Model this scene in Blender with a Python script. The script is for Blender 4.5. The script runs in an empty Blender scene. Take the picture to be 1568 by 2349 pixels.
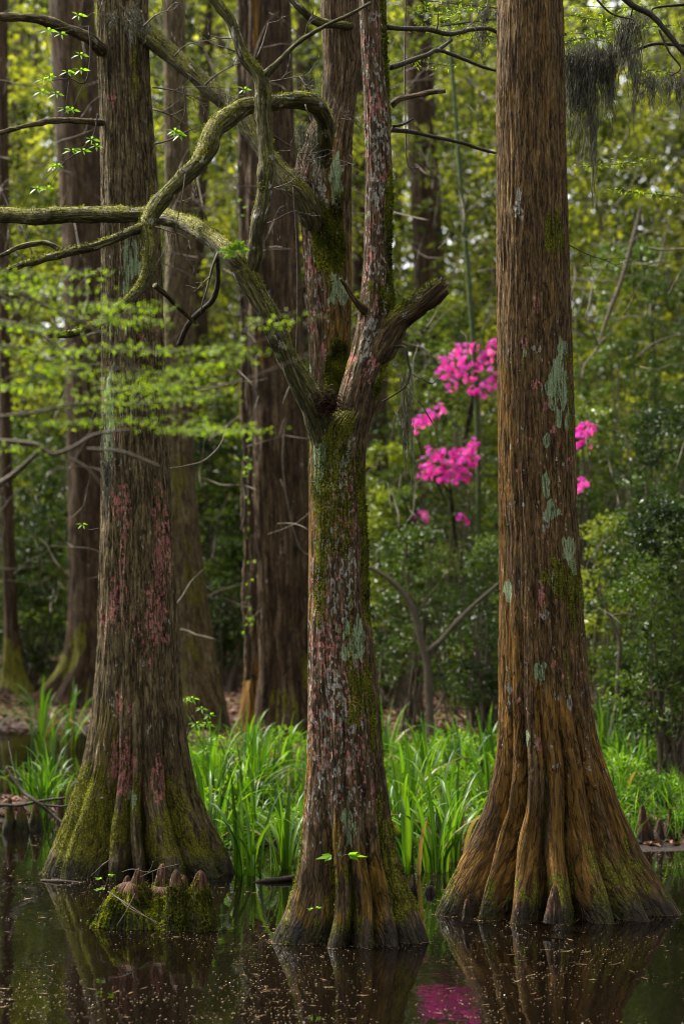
import bpy, math, random
import numpy as np
from mathutils import Vector, Matrix
C = bpy.context.scene
COL = C.collection
R = math.radians
random.seed(7)

# ------------------------------------------------------------------ camera, world, sun, exposure
FPX, HX, HY, CAMH = 4200.0, 784.0, 1300.0, 2.0          # focal length and horizon in photo units, eye height in metres
cd = bpy.data.cameras.new('camera')
cam = bpy.data.objects.new('camera', cd); COL.objects.link(cam)
cam.location = (0, 0, CAMH); cam.rotation_euler = (R(90), 0, 0)
cd.sensor_width = 36; cd.lens = 36 * FPX / 2349
cd.shift_y = (HY - 1174.5) / 2349
cd.clip_start = 0.1; cd.clip_end = 2000
cd.dof.use_dof = True; cd.dof.focus_distance = 10.2; cd.dof.aperture_fstop = cd.lens / 36.0
C.camera = cam

SUN_EL, SUN_AZ = R(52), R(-62)                           # azimuth from +Y towards +X
wd = bpy.data.worlds.new('World'); C.world = wd; wd.use_nodes = True
wn = wd.node_tree.nodes; wl = wd.node_tree.links
sky = wn.new('ShaderNodeTexSky'); sky.sky_type = 'NISHITA'; sky.sun_disc = False
sky.sun_elevation = SUN_EL; sky.sun_rotation = SUN_AZ; sky.air_density = 1.0; sky.dust_density = 4.0; sky.ozone_density = 0.4
hs = wn.new('ShaderNodeHueSaturation'); hs.inputs['Saturation'].default_value = 0.12          # thin overcast: a whiter sky
wl.new(sky.outputs[0], hs.inputs['Color']); wl.new(hs.outputs[0], wn['Background'].inputs[0]); wn['Background'].inputs[1].default_value = 0.12
sd = bpy.data.lights.new('sun', 'SUN'); sun = bpy.data.objects.new('sun', sd); COL.objects.link(sun)
sd.energy = 2.8; sd.angle = R(14); sd.color = (1.0, 0.93, 0.8)
sv = Vector((math.sin(SUN_AZ) * math.cos(SUN_EL), math.cos(SUN_AZ) * math.cos(SUN_EL), math.sin(SUN_EL)))
sun.rotation_euler = sv.to_track_quat('Z', 'Y').to_euler(); sun.location = sv * 50
C.view_settings.view_transform = 'Standard'; C.view_settings.look = 'None'; C.view_settings.gamma = 1.0
C.view_settings.exposure = 2.0
C.render.engine = 'CYCLES'
C.cycles.max_bounces = 8; C.cycles.diffuse_bounces = 4; C.cycles.glossy_bounces = 3; C.cycles.transmission_bounces = 4
C.cycles.use_denoising = True; C.cycles.use_adaptive_sampling = False; C.cycles.sampling_pattern = 'BLUE_NOISE'; C.cycles.sample_clamp_indirect = 3.0; C.cycles.caustics_reflective = False; C.cycles.caustics_refractive = False
C.cycles.pixel_filter_type = 'BLACKMAN_HARRIS'; C.cycles.filter_width = 1.1

# ------------------------------------------------------------------ helpers: objects
def link(o, parent=None):
    COL.objects.link(o)
    if parent is not None:
        o.parent = parent
        if parent.type == 'EMPTY': o.matrix_parent_inverse = Matrix.Translation(-parent.location)   # shapes are in world metres
    return o
def tag(o, label=None, cat=None, group=None, kind=None):
    if label: o['label'] = label
    if cat: o['category'] = cat
    if group: o['group'] = group
    if kind: o['kind'] = kind
    return o
def thing(name, label, cat, group=None, loc=(0, 0, 0)):
    o = link(bpy.data.objects.new(name, None)); o.empty_display_size = 0.1; o.location = loc
    return tag(o, label, cat, group)
def P(px, py, d):
    """photo point at depth d -> world point"""
    return Vector(((px - HX) / FPX * d, d, CAMH - (py - HY) / FPX * d))
def zof(py, d): return CAMH - (py - HY) / FPX * d
def xof(px, d): return (px - HX) / FPX * d

def mesh(name, V, F, mat, parent=None, attrs=None, smooth=True):
    """V (n,3) array, F (m,k) array of one polygon size or list of such arrays"""
    V = np.asarray(V, np.float32); Fs = F if isinstance(F, list) else [F]
    Fs = [np.asarray(f, np.int32) for f in Fs if len(f)]
    me = bpy.data.meshes.new(name)
    me.vertices.add(len(V)); me.vertices.foreach_set('co', V.ravel())
    nl = sum(f.size for f in Fs); npol = sum(len(f) for f in Fs)
    me.loops.add(nl); me.polygons.add(npol)
    me.loops.foreach_set('vertex_index', np.concatenate([f.ravel() for f in Fs]))
    tot = np.concatenate([np.full(len(f), f.shape[1], np.int32) for f in Fs])
    st = np.concatenate([[0], np.cumsum(tot)[:-1]]).astype(np.int32)
    me.polygons.foreach_set('loop_start', st); me.polygons.foreach_set('loop_total', tot)
    me.polygons.foreach_set('use_smooth', np.full(npol, smooth))
    for k, a in (attrs or {}).items():
        a = np.asarray(a, np.float32)
        if a.ndim == 1: t, key = 'FLOAT', 'value'
        elif a.shape[1] == 3: t, key = 'FLOAT_VECTOR', 'vector'
        else: t, key = 'FLOAT_COLOR', 'color'
        at = me.attributes.new(k, t, 'POINT'); at.data.foreach_set(key, a.ravel())
    me.update(calc_edges=True); me.validate()
    me.materials.append(mat)
    return link(bpy.data.objects.new(name, me), parent)

class MB:
    """collects pieces into ONE mesh"""
    def __init__(s): s.V = []; s.F = {}; s.A = {}; s.n = 0
    def add(s, V, F, **attrs):
        V = np.asarray(V, np.float32); F = np.asarray(F, np.int32)
        s.V.append(V)
        s.F.setdefault(F.shape[1], []).append(F + s.n)
        for k, a in attrs.items(): s.A.setdefault(k, []).append(np.asarray(a, np.float32))
        s.n += len(V)
    def build(s, name, mat, parent=None, smooth=True):
        A = {k: np.concatenate(v) for k, v in s.A.items()}
        A = {k: v for k, v in A.items() if len(v) == s.n}
        return mesh(name, np.concatenate(s.V), [np.concatenate(f) for f in s.F.values()], mat, parent, A, smooth)

# ------------------------------------------------------------------ helpers: noise
def _h(ix, iy, iz, seed):
    h = (ix * 374761393 + iy * 668265263 + iz * 2147483647 + seed * 974634777) & 0xFFFFFFFF
    h = ((h ^ (h >> 13)) * 1274126177) & 0xFFFFFFFF
    h = ((h ^ (h >> 16)) * 2246822519) & 0xFFFFFFFF
    return (h ^ (h >> 15)) & 0xFFFF
_rng = np.random.default_rng(11)
_G = _rng.normal(size=(65536, 3)); _G /= np.linalg.norm(_G, axis=1)[:, None]
def noise(x, y, z, seed=0):
    x, y, z = np.broadcast_arrays(np.asarray(x, float), np.asarray(y, float), np.asarray(z, float))
    ix, iy, iz = np.floor(x).astype(np.int64), np.floor(y).astype(np.int64), np.floor(z).astype(np.int64)
    fx, fy, fz = x - ix, y - iy, z - iz
    u, v, w = [f * f * f * (f * (f * 6 - 15) + 10) for f in (fx, fy, fz)]
    out = 0
    for dx in (0, 1):
        for dy in (0, 1):
            for dz in (0, 1):
                g = _G[_h(ix + dx, iy + dy, iz + dz, seed)]
                d = g[..., 0] * (fx - dx) + g[..., 1] * (fy - dy) + g[..., 2] * (fz - dz)
                out = out + d * (u if dx else 1 - u) * (v if dy else 1 - v) * (w if dz else 1 - w)
    return out * 1.6
def fbm(x, y, z, o=3, seed=0):
    s = 0; a = 1.0
    for i in range(o):
        s = s + a * noise(x * 2 ** i, y * 2 ** i, z * 2 ** i, seed + i); a *= 0.5
    return s
def sstep(a, b, x):
    t = np.clip((x - a) / (b - a + 1e-9), 0, 1); return t * t * (3 - 2 * t)

# ------------------------------------------------------------------ helpers: shapes
def crom(pts, n):
    """Catmull-Rom through rows of pts, n samples, even in arc length"""
    p = np.asarray(pts, float); m = len(p)
    q = np.vstack([2 * p[0] - p[1], p, 2 * p[-1] - p[-2]])
    out = []
    for i in range(m - 1):
        t = np.linspace(0, 1, 24, endpoint=False)[:, None]
        a, b, c, d = q[i], q[i + 1], q[i + 2], q[i + 3]
        out.append(0.5 * ((2 * b) + (c - a) * t + (2 * a - 5 * b + 4 * c - d) * t ** 2 + (3 * b - a - 3 * c + d) * t ** 3))
    o = np.vstack(out + [p[-1:]])
    s = np.concatenate([[0], np.cumsum(np.linalg.norm(np.diff(o[:, :3], axis=0), axis=1))])
    u = np.linspace(0, s[-1], n)
    return np.stack([np.interp(u, s, o[:, k]) for k in range(o.shape[1])], 1)
def grid_faces(nr, nc, wrap=True):
    r = np.arange(nr - 1)[:, None]; c = np.arange(nc if wrap else nc - 1)[None, :]
    c2 = (c + 1) % nc
    return np.stack([r * nc + c, r * nc + c2, (r + 1) * nc + c2, (r + 1) * nc + c], -1).reshape(-1, 4)
def tube_arrays(pts, nang=8, n=None, cap=True):
    """pts rows (x,y,z,r) -> verts, quads, tangent frames"""
    p = np.asarray(pts, float)
    c = crom(p, n or max(6, len(p) * 5))
    X, r = c[:, :3], np.maximum(c[:, 3], 1e-4)
    T = np.gradient(X, axis=0); T /= np.linalg.norm(T, axis=1)[:, None] + 1e-12
    N = np.zeros_like(T); a = np.array([0, 1.0, 0.05]) if abs(T[0][1]) < 0.8 else np.array([1.0, 0, 0])
    v = a - T[0] * (a @ T[0]); N[0] = v / np.linalg.norm(v)
    for i in range(1, len(T)):
        v = N[i - 1] - T[i] * (N[i - 1] @ T[i]); N[i] = v / (np.linalg.norm(v) + 1e-12)
    B = np.cross(T, N)
    th = np.linspace(0, 2 * math.pi, nang, endpoint=False)
    D = np.cos(th)[None, :, None] * N[:, None] + np.sin(th)[None, :, None] * B[:, None]
    s = np.concatenate([[0], np.cumsum(np.linalg.norm(np.diff(X, axis=0), axis=1))])
    return X, r, D, th, s
def tube(mb, pts, nang=6, n=None, amp=0.0, seed=0, moss=0.0, end='taper'):
    X, r, D, th, s = tube_arrays(pts, nang, n)
    rm = float(np.mean(r))
    bx = np.cos(th)[None] * rm + 0 * s[:, None]; by = np.sin(th)[None] * rm + 0 * s[:, None]; bz = s[:, None] + 0 * bx
    rr = np.repeat(r[:, None], nang, 1)
    if amp:
        rr = rr * (1 + 0.25 * noise(bx * 9, by * 9, bz * 5, seed)) + amp * fbm(bx * 40, by * 40, bz * 14, 2, seed + 5)
    V = X[:, None] + D * rr[..., None]
    k = len(s)
    F = grid_faces(k, nang)
    V = V.reshape(-1, 3)
    bark = np.stack([bx, by, bz], -1).reshape(-1, 3) + np.array([seed * 1.7, seed * 0.9, 0])
    up = D[..., 2].reshape(-1)
    m = np.clip(moss * (0.35 + 0.65 * up) + 0.25 * moss * noise(bark[:, 0] * 12, bark[:, 1] * 12, bark[:, 2] * 5, seed), 0, 1)
    wl_ = sstep(.35, .6, noise(bark[:, 0] * 26, bark[:, 1] * 26, bark[:, 2] * 12, seed + 9))
    mask = np.stack([m, 0 * m, 0.6 * wl_ * (amp > 0), 0 * m], 1)
    # closed ends
    mb.add(np.vstack([V, X[:1], X[-1:]]), F, bark=np.vstack([bark, bark[:1], bark[-1:]]), mask=np.vstack([mask, mask[:1], mask[-1:]]))
    j = np.arange(nang); b = mb.n - nang * k - 2
    t1 = np.stack([j, (j + 1) % nang, np.full(nang, nang * k)], 1)[:, ::-1] + b
    t2 = np.stack([(k - 1) * nang + j, (k - 1) * nang + (j + 1) % nang, np.full(nang, nang * k + 1)], 1) + b
    mb.F.setdefault(3, []).extend([t1, t2])
    return V.reshape(k, nang, 3), D, mask.reshape(k, nang, 4)
def pxpath(rows):
    """rows (px, py, depth, radius in photo px) -> (x,y,z,r)"""
    return [(*P(a, b, d), r * d / FPX) for a, b, d, r in rows]

def leaves(centres, L, W, seed, up=0.6, jit=0.3, nrm=None, rnd=None, fold=True, dirs=None):
    """rhombic leaf blades at centres: (V, F, rnd)"""
    g = np.random.default_rng(seed); c = np.asarray(centres, float); n = len(c)
    N = g.normal(size=(n, 3)); N /= np.linalg.norm(N, axis=1)[:, None]
    N = N * (1 - up) + (np.array([0, 0, 1.0]) if nrm is None else nrm) * up
    N /= np.linalg.norm(N, axis=1)[:, None] + 1e-9
    A = g.normal(size=(n, 3)) if dirs is None else np.asarray(dirs, float) + 0.25 * g.normal(size=(n, 3))
    A -= N * (A * N).sum(1)[:, None]; A /= np.linalg.norm(A, axis=1)[:, None] + 1e-9
    B = np.cross(N, A)
    l = (L * (1 + jit * g.uniform(-1, 1, n)))[:, None]; w = (W * (1 + jit * g.uniform(-1, 1, n)))[:, None]
    dr = N * l * 0.12
    V = np.stack([c - A * l / 2, c - A * l * .05 + B * w / 2 + dr, c + A * l / 2 - dr, c - A * l * .05 - B * w / 2 + dr], 1).reshape(-1, 3)
    F = np.arange(4 * n).reshape(n, 4)
    rn = g.uniform(0, 1, n) if rnd is None else np.clip(np.asarray(rnd) + g.uniform(-.12, .12, n), 0, 1)
    return V, F, np.repeat(rn, 4)

# ------------------------------------------------------------------ materials
def newmat(name):
    m = bpy.data.materials.new(name); m.use_nodes = True; nt = m.node_tree
    nt.nodes.clear(); out = nt.nodes.new('ShaderNodeOutputMaterial')
    return m, nt, out
def nd(nt, typ, **kw):
    n = nt.nodes.new(typ)
    for k, v in kw.items():
        if k in n.inputs: n.inputs[k].default_value = v
        else: setattr(n, k, v)
    return n
def ramp(nt, fac, stops, interp='LINEAR'):
    n = nt.nodes.new('ShaderNodeValToRGB'); cr = n.color_ramp; cr.interpolation = interp
    while len(cr.elements) < len(stops): cr.elements.new(0.5)
    for e, (p, c) in zip(cr.elements, stops): e.position = p; e.color = (*c, 1) if len(c) == 3 else c
    nt.links.new(fac, n.inputs[0]); return n.outputs[0]
def mixc(nt, fac, a, b, blend='MIX'):
    n = nt.nodes.new('ShaderNodeMix'); n.data_type = 'RGBA'; n.blend_type = blend
    for sock, v in ((n.inputs[0], fac), (n.inputs[6], a), (n.inputs[7], b)):
        if hasattr(v, 'links') or hasattr(v, 'is_linked'): nt.links.new(v, sock)
        else: sock.default_value = v if isinstance(v, float) else (*v, 1)
    return n.outputs[2]
def math_(nt, op, a, b=0.0, c=None):
    n = nt.nodes.new('ShaderNodeMath'); n.operation = op; n.use_clamp = False
    for i, v in enumerate((a, b) if c is None else (a, b, c)):
        if hasattr(v, 'is_linked'): nt.links.new(v, n.inputs[i])
        else: n.inputs[i].default_value = v
    return n.outputs[0]
def smooth_(nt, v, a, b):
    n = nt.nodes.new('ShaderNodeMapRange'); n.interpolation_type = 'SMOOTHSTEP'
    nt.links.new(v, n.inputs[0]); n.inputs[1].default_value = a; n.inputs[2].default_value = b
    return n.outputs[0]
def scaled(nt, vec, s):
    n = nt.nodes.new('ShaderNodeMapping'); nt.links.new(vec, n.inputs[0]); n.inputs[3].default_value = s; return n.outputs[0]
def ntex(nt, vec, scale, detail=4, rough=0.6, s3=(1, 1, 1), dist=0.0):
    n = nt.nodes.new('ShaderNodeTexNoise'); n.inputs['Scale'].default_value = scale; n.inputs['Detail'].default_value = detail
    n.inputs['Roughness'].default_value = rough; n.inputs['Distortion'].default_value = dist
    nt.links.new(scaled(nt, vec, s3), n.inputs['Vector']); return n.outputs['Fac']
def bark(name, dark, mid, light, greyc=(0.085, 0.062, 0.04), algae=(0.18, 0.090, 0.012), fib=78, bump=0.7, mossc=((0.012, 0.014, 0.002), (0.105, 0.10, 0.007), (0.27, 0.25, 0.018))):
    m, nt, out = newmat(name); L = nt.links
    bk = nd(nt, 'ShaderNodeAttribute', attribute_name='bark').outputs['Vector']
    mk = nd(nt, 'ShaderNodeAttribute', attribute_name='mask')
    ag = nd(nt, 'ShaderNodeAttribute', attribute_name='algae').outputs['Fac']
    sep = nd(nt, 'ShaderNodeSeparateColor'); L.new(mk.outputs['Color'], sep.inputs[0])
    fl = smooth_(nt, nd(nt, 'ShaderNodeAttribute', attribute_name='flare').outputs['Fac'], 1.25, 2.3)   # the flared foot carries finer strips
    def two(sc, det, ro, zs, di):
        return math_(nt, 'ADD', math_(nt, 'MULTIPLY', ntex(nt, bk, sc, det, ro, (1, 1, zs), di), math_(nt, 'SUBTRACT', 1.0, fl)), math_(nt, 'MULTIPLY', ntex(nt, bk, sc, det, ro, (2.0, 2.0, zs), di), fl))
    f1 = two(fib, 5, 0.6, 0.08, 0.25)
    f2 = ntex(nt, bk, fib * 0.3, 4, 0.6, (1, 1, 0.2), 0.4)
    ck = math_(nt, 'ABSOLUTE', math_(nt, 'SUBTRACT', two(fib * 0.6, 3, 0.55, 0.09, 0.25), 0.5))
    crack = math_(nt, 'MAXIMUM', smooth_(nt, ck, 0.0, 0.04), math_(nt, 'MULTIPLY', fl, 0.35))
    big = ntex(nt, bk, 3.0, 4, 0.6, (1, 1, 0.5))
    ob = nd(nt, 'ShaderNodeTexCoord').outputs['Object']
    fine = ntex(nt, ob, 95, 3, 0.7)
    mot = ntex(nt, ob, 22, 4, 0.7, (1, 1, 0.5))
    v = math_(nt, 'ADD', math_(nt, 'MULTIPLY', f1, 0.7), math_(nt, 'MULTIPLY', f2, 0.3))
    col = ramp(nt, v, [(0.37, dark), (0.5, mid), (0.63, light)])
    col = mixc(nt, math_(nt, 'MULTIPLY', smooth_(nt, big, 0.48, 0.68), 0.45), col, mixc(nt, 0.5, col, greyc))
    flake = two(120, 2, 0.6, 0.25, 0.0)
    col = mixc(nt, 1.0, col, ramp(nt, flake, [(0.34, (0.62, 0.6, 0.58)), (0.5, (1, 1, 1)), (0.64, (1.45, 1.42, 1.38))]), 'MULTIPLY')
    agc = ramp(nt, f1, [(0.34, tuple(x * .25 for x in algae)), (0.52, algae), (0.7, tuple(min(1, x * 1.9) for x in algae))])
    col = mixc(nt, math_(nt, 'MULTIPLY', smooth_(nt, math_(nt, 'ADD', ag, math_(nt, 'MULTIPLY', math_(nt, 'SUBTRACT', mot, 0.5), 0.9)), 0.15, 0.85), 0.75), col, agc)
    nz = math_(nt, 'SUBTRACT', mot, 0.5); nf = math_(nt, 'SUBTRACT', fine, 0.5)
    nr_ = math_(nt, 'SUBTRACT', f1, 0.5)
    def edge(msk, kn=0.8, kf=0.5, a=0.42, b=0.58, kr=1.6):
        n_ = math_(nt, 'ADD', math_(nt, 'ADD', math_(nt, 'MULTIPLY', nz, kn), math_(nt, 'MULTIPLY', nf, kf)), math_(nt, 'MULTIPLY', nr_, kr))
        live = math_(nt, 'MINIMUM', math_(nt, 'MULTIPLY', msk, 4.0), 1.0)                 # nothing grows where the mask is empty
        return smooth_(nt, math_(nt, 'ADD', msk, math_(nt, 'MULTIPLY', n_, live)), a, b)
    mo = ramp(nt, fine, [(0.3, mossc[0]), (0.5, mossc[1]), (0.72, mossc[2])])
    mf = edge(sep.outputs[0], 1.1, 0.6, 0.36, 0.62)
    col = mixc(nt, mf, col, mo)
    kw = dict(kn=1.3, kf=1.2)
    rc = ramp(nt, fine, [(0.3, (0.20, 0.06, 0.05)), (0.55, (0.36, 0.14, 0.12)), (0.75, (0.52, 0.32, 0.27))])
    col = mixc(nt, edge(sep.outputs[1], **kw), col, rc)
    wc = ramp(nt, fine, [(0.3, (0.13, 0.12, 0.10)), (0.6, (0.34, 0.32, 0.27)), (0.8, (0.5, 0.48, 0.41))])
    col = mixc(nt, edge(sep.outputs[2], **kw), col, wc)
    mc = ramp(nt, fine, [(0.3, (0.13, 0.17, 0.085)), (0.55, (0.27, 0.33, 0.18)), (0.8, (0.40, 0.45, 0.27))])
    mintf = edge(mk.outputs['Alpha'], 0.5, 0.5)
    col = mixc(nt, mintf, col, mc)
    col = mixc(nt, 1.0, col, mixc(nt, crack, (0.28, 0.25, 0.22), (1.0, 1.0, 1.0)), 'MULTIPLY')   # deep fissures between the bark strips
    # wet foot of the trunk, just above the water
    geo = nd(nt, 'ShaderNodeNewGeometry'); sx = nd(nt, 'ShaderNodeSeparateXYZ'); L.new(geo.outputs['Position'], sx.inputs[0])
    wet = smooth_(nt, math_(nt, 'ADD', sx.outputs[2], math_(nt, 'MULTIPLY', nz, 0.10)), 0.17, 0.05)
    col = mixc(nt, math_(nt, 'MULTIPLY', wet, 0.82), col, (0.012, 0.010, 0.008))
    b = nd(nt, 'ShaderNodeBsdfPrincipled'); L.new(col, b.inputs['Base Color'])
    L.new(math_(nt, 'SUBTRACT', 0.85, math_(nt, 'MULTIPLY', wet, 0.5)), b.inputs['Roughness'])
    b.inputs['Specular IOR Level'].default_value = 0.25
    bh = math_(nt, 'ADD', math_(nt, 'MULTIPLY', f1, 0.8), math_(nt, 'ADD', math_(nt, 'MULTIPLY', crack, 0.5), math_(nt, 'MULTIPLY', flake, 0.5)))
    bp = nd(nt, 'ShaderNodeBump', Strength=bump, Distance=0.035); L.new(bh, bp.inputs['Height'])
    L.new(bp.outputs[0], b.inputs['Normal']); L.new(b.outputs[0], out.inputs[0])
    return m
def leafmat(name, stops, trans=0.45, rough=0.45, spec=0.4, tint=1.5):
    m, nt, out = newmat(name); L = nt.links
    r = nd(nt, 'ShaderNodeAttribute', attribute_name='rnd').outputs['Fac']
    col = ramp(nt, r, stops)
    b = nd(nt, 'ShaderNodeBsdfPrincipled', Roughness=rough); b.inputs['Specular IOR Level'].default_value = spec
    L.new(col, b.inputs['Base Color'])
    t = nd(nt, 'ShaderNodeBsdfTranslucent'); L.new(mixc(nt, 1.0, col, (tint, tint * 1.05, tint * 0.5), 'MULTIPLY'), t.inputs[0])
    mx = nd(nt, 'ShaderNodeMixShader'); mx.inputs[0].default_value = trans
    L.new(b.outputs[0], mx.inputs[1]); L.new(t.outputs[0], mx.inputs[2]); L.new(mx.outputs[0], out.inputs[0])
    return m
def plain(name, stops, scale=20, rough=0.8, spec=0.3, bump=0.4, s3=(1, 1, 1), rnd=False):
    m, nt, out = newmat(name); L = nt.links
    tc = nd(nt, 'ShaderNodeTexCoord').outputs['Object']
    n = ntex(nt, tc, scale, 5, 0.65, s3)
    f = nd(nt, 'ShaderNodeAttribute', attribute_name='rnd').outputs['Fac'] if rnd else n
    b = nd(nt, 'ShaderNodeBsdfPrincipled', Roughness=rough); b.inputs['Specular IOR Level'].default_value = spec
    L.new(ramp(nt, f, stops), b.inputs['Base Color'])
    bp = nd(nt, 'ShaderNodeBump', Strength=bump, Distance=0.02); L.new(n, bp.inputs['Height']); L.new(bp.outputs[0], b.inputs['Normal'])
    L.new(b.outputs[0], out.inputs[0]); return m

M = {}
M['bark_red'] = bark('cypress_bark_brown', (0.034, 0.017, 0.006), (0.104, 0.060, 0.020), (0.195, 0.122, 0.048))
M['bark_grey'] = bark('cypress_bark_grey', (0.022, 0.015, 0.006), (0.095, 0.069, 0.030), (0.21, 0.165, 0.085), algae=(0.12, 0.09, 0.012))
M['bark_centre'] = bark('mossy_bark', (0.022, 0.013, 0.006), (0.082, 0.051, 0.022), (0.19, 0.13, 0.068), algae=(0.20, 0.11, 0.008), fib=85)
M['bark_limb'] = bark('limb_bark', (0.018, 0.015, 0.005), (0.062, 0.056, 0.018), (0.15, 0.135, 0.05), fib=80, bump=0.5)
M['bark_far'] = bark('far_bark', (0.015, 0.008, 0.003), (0.055, 0.032, 0.014), (0.12, 0.08, 0.042), algae=(0.20, 0.10, 0.01), fib=32, bump=0.8)
M['twig'] = plain('twig_bark', [(0.3, (0.04, 0.028, 0.018)), (0.6, (0.095, 0.075, 0.05)), (0.8, (0.15, 0.125, 0.09))], 60)
M['twig_dark'] = plain('dark_twig_bark', [(0.3, (0.012, 0.009, 0.006)), (0.7, (0.06, 0.045, 0.03))], 60)
M['moss_stem'] = plain('green_stem', [(0.3, (0.02, 0.035, 0.008)), (0.7, (0.06, 0.09, 0.02))], 20)
M['knee'] = bark('knee_bark', (0.026, 0.012, 0.006), (0.105, 0.050, 0.025), (0.20, 0.115, 0.065), fib=90)
M['moss'] = leafmat('moss_tufts', [(0.0, (0.022, 0.028, 0.003)), (0.5, (0.095, 0.108, 0.008)), (1.0, (0.26, 0.27, 0.018))], 0.3, 0.8, 0.1)
M['spray'] = leafmat('fresh_needles', [(0.0, (0.05, 0.10, 0.005)), (0.5, (0.15, 0.24, 0.008)), (1.0, (0.28, 0.37, 0.012))], 0.5, 0.5, 0.3)
M['young'] = leafmat('young_leaves', [(0.0, (0.08, 0.20, 0.01)), (1.0, (0.22, 0.38, 0.02))], 0.5, 0.4, 0.4)
M['iris'] = leafmat('iris_blades', [(0.0, (0.014, 0.042, 0.004)), (0.45, (0.050, 0.125, 0.007)), (0.88, (0.15, 0.25, 0.010)), (0.93, (0.13, 0.09, 0.03)), (1.0, (0.16, 0.11, 0.05))], 0.4, 0.42, 0.35, 1.6)
M['weed'] = leafmat('ground_weeds', [(0.0, (0.03, 0.08, 0.006)), (0.5, (0.12, 0.22, 0.010)), (1.0, (0.26, 0.34, 0.02))], 0.45, 0.5, 0.3)
M['thicket'] = leafmat('thicket_leaves', [(0.0, (0.013, 0.028, 0.005)), (0.4, (0.042, 0.072, 0.008)), (0.7, (0.10, 0.14, 0.010)), (1.0, (0.21, 0.24, 0.018))], 0.38, 0.36, 0.45)
M['evergreen'] = leafmat('evergreen_leaves', [(0.0, (0.012, 0.026, 0.005)), (0.5, (0.034, 0.062, 0.008)), (1.0, (0.085, 0.13, 0.016))], 0.3, 0.42, 0.3)
M['canopy'] = leafmat('canopy_leaves', [(0.0, (0.014, 0.021, 0.006)), (0.4, (0.056, 0.068, 0.014)), (0.75, (0.14, 0.15, 0.02)), (1.0, (0.25, 0.25, 0.028))], 0.6, 0.45, 0.35, 1.8)
M['azalea'] = leafmat('azalea_petals', [(0.0, (0.50, 0.010, 0.32)), (0.5, (0.80, 0.045, 0.70)), (1.0, (0.90, 0.22, 0.80))], 0.5, 0.6, 0.2, 1.1)
M['spanish'] = leafmat('spanish_moss_strands', [(0.0, (0.03, 0.028, 0.02)), (0.5, (0.105, 0.103, 0.08)), (1.0, (0.17, 0.165, 0.13))], 0.08, 0.8, 0.1, 1.0)
M['litter'] = leafmat('dead_leaves', [(0.0, (0.03, 0.014, 0.008)), (0.5, (0.11, 0.05, 0.03)), (1.0, (0.24, 0.14, 0.09))], 0.1, 0.7, 0.2, 1.0)
M['debris'] = leafmat('floating_bits', [(0.0, (0.07, 0.03, 0.01)), (0.45, (0.16, 0.085, 0.03)), (0.8, (0.24, 0.17, 0.08)), (0.97, (0.32, 0.26, 0.15)), (1.0, (0.75, 0.75, 0.72))], 0.1, 0.6, 0.3, 1.0)

def water_mat():
    m, nt, out = newmat('swamp_water'); L = nt.links
    tc = nd(nt, 'ShaderNodeTexCoord').outputs['Object']
    n1 = ntex(nt, tc, 3.5, 3, 0.5, (1, 0.6, 1)); n2 = ntex(nt, tc, 30, 2, 0.5)
    b = nd(nt, 'ShaderNodeBsdfPrincipled', Roughness=0.03, IOR=1.38)
    b.inputs['Base Color'].default_value = (0.003, 0.002, 0.0012, 1)
    bp = nd(nt, 'ShaderNodeBump', Strength=0.06, Distance=0.05)
    L.new(math_(nt, 'ADD', n1, math_(nt, 'MULTIPLY', n2, 0.06)), bp.inputs['Height']); L.new(bp.outputs[0], b.inputs['Normal'])
    L.new(b.outputs[0], out.inputs[0]); return m
M['water'] = water_mat()
def ground_mat():
    m, nt, out = newmat('swamp_ground'); L = nt.links
    tc = nd(nt, 'ShaderNodeTexCoord').outputs['Object']
    a = ntex(nt, tc, 14, 6, 0.7); bg = ntex(nt, tc, 0.8, 4, 0.6); fi = ntex(nt, tc, 70, 3, 0.7)
    litter = ramp(nt, a, [(0.35, (0.014, 0.008, 0.005)), (0.5, (0.06, 0.032, 0.02)), (0.65, (0.16, 0.095, 0.065))])
    moss = ramp(nt, fi, [(0.3, (0.02, 0.025, 0.004)), (0.6, (0.09, 0.095, 0.012)), (0.8, (0.18, 0.17, 0.03))])
    col = mixc(nt, smooth_(nt, bg, 0.5, 0.62), litter, moss)
    geo = nd(nt, 'ShaderNodeNewGeometry'); sx = nd(nt, 'ShaderNodeSeparateXYZ'); L.new(geo.outputs['Position'], sx.inputs[0])
    wet = smooth_(nt, sx.outputs[2], 0.12, 0.0)
    col = mixc(nt, math_(nt, 'MULTIPLY', wet, 0.85), col, (0.014, 0.010, 0.008))
    b = nd(nt, 'ShaderNodeBsdfPrincipled'); L.new(col, b.inputs['Base Color'])
    b.inputs['Specular IOR Level'].default_value = 0.2
    L.new(math_(nt, 'SUBTRACT', 0.9, math_(nt, 'MULTIPLY', wet, 0.3)), b.inputs['Roughness'])
    bp = nd(nt, 'ShaderNodeBump', Strength=1.0, Distance=0.04); L.new(math_(nt, 'ADD', a, math_(nt, 'MULTIPLY', fi, .3)), bp.inputs['Height']); L.new(bp.outputs[0], b.inputs['Normal'])
    L.new(b.outputs[0], out.inputs[0]); return m
M['ground'] = ground_mat()

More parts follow.
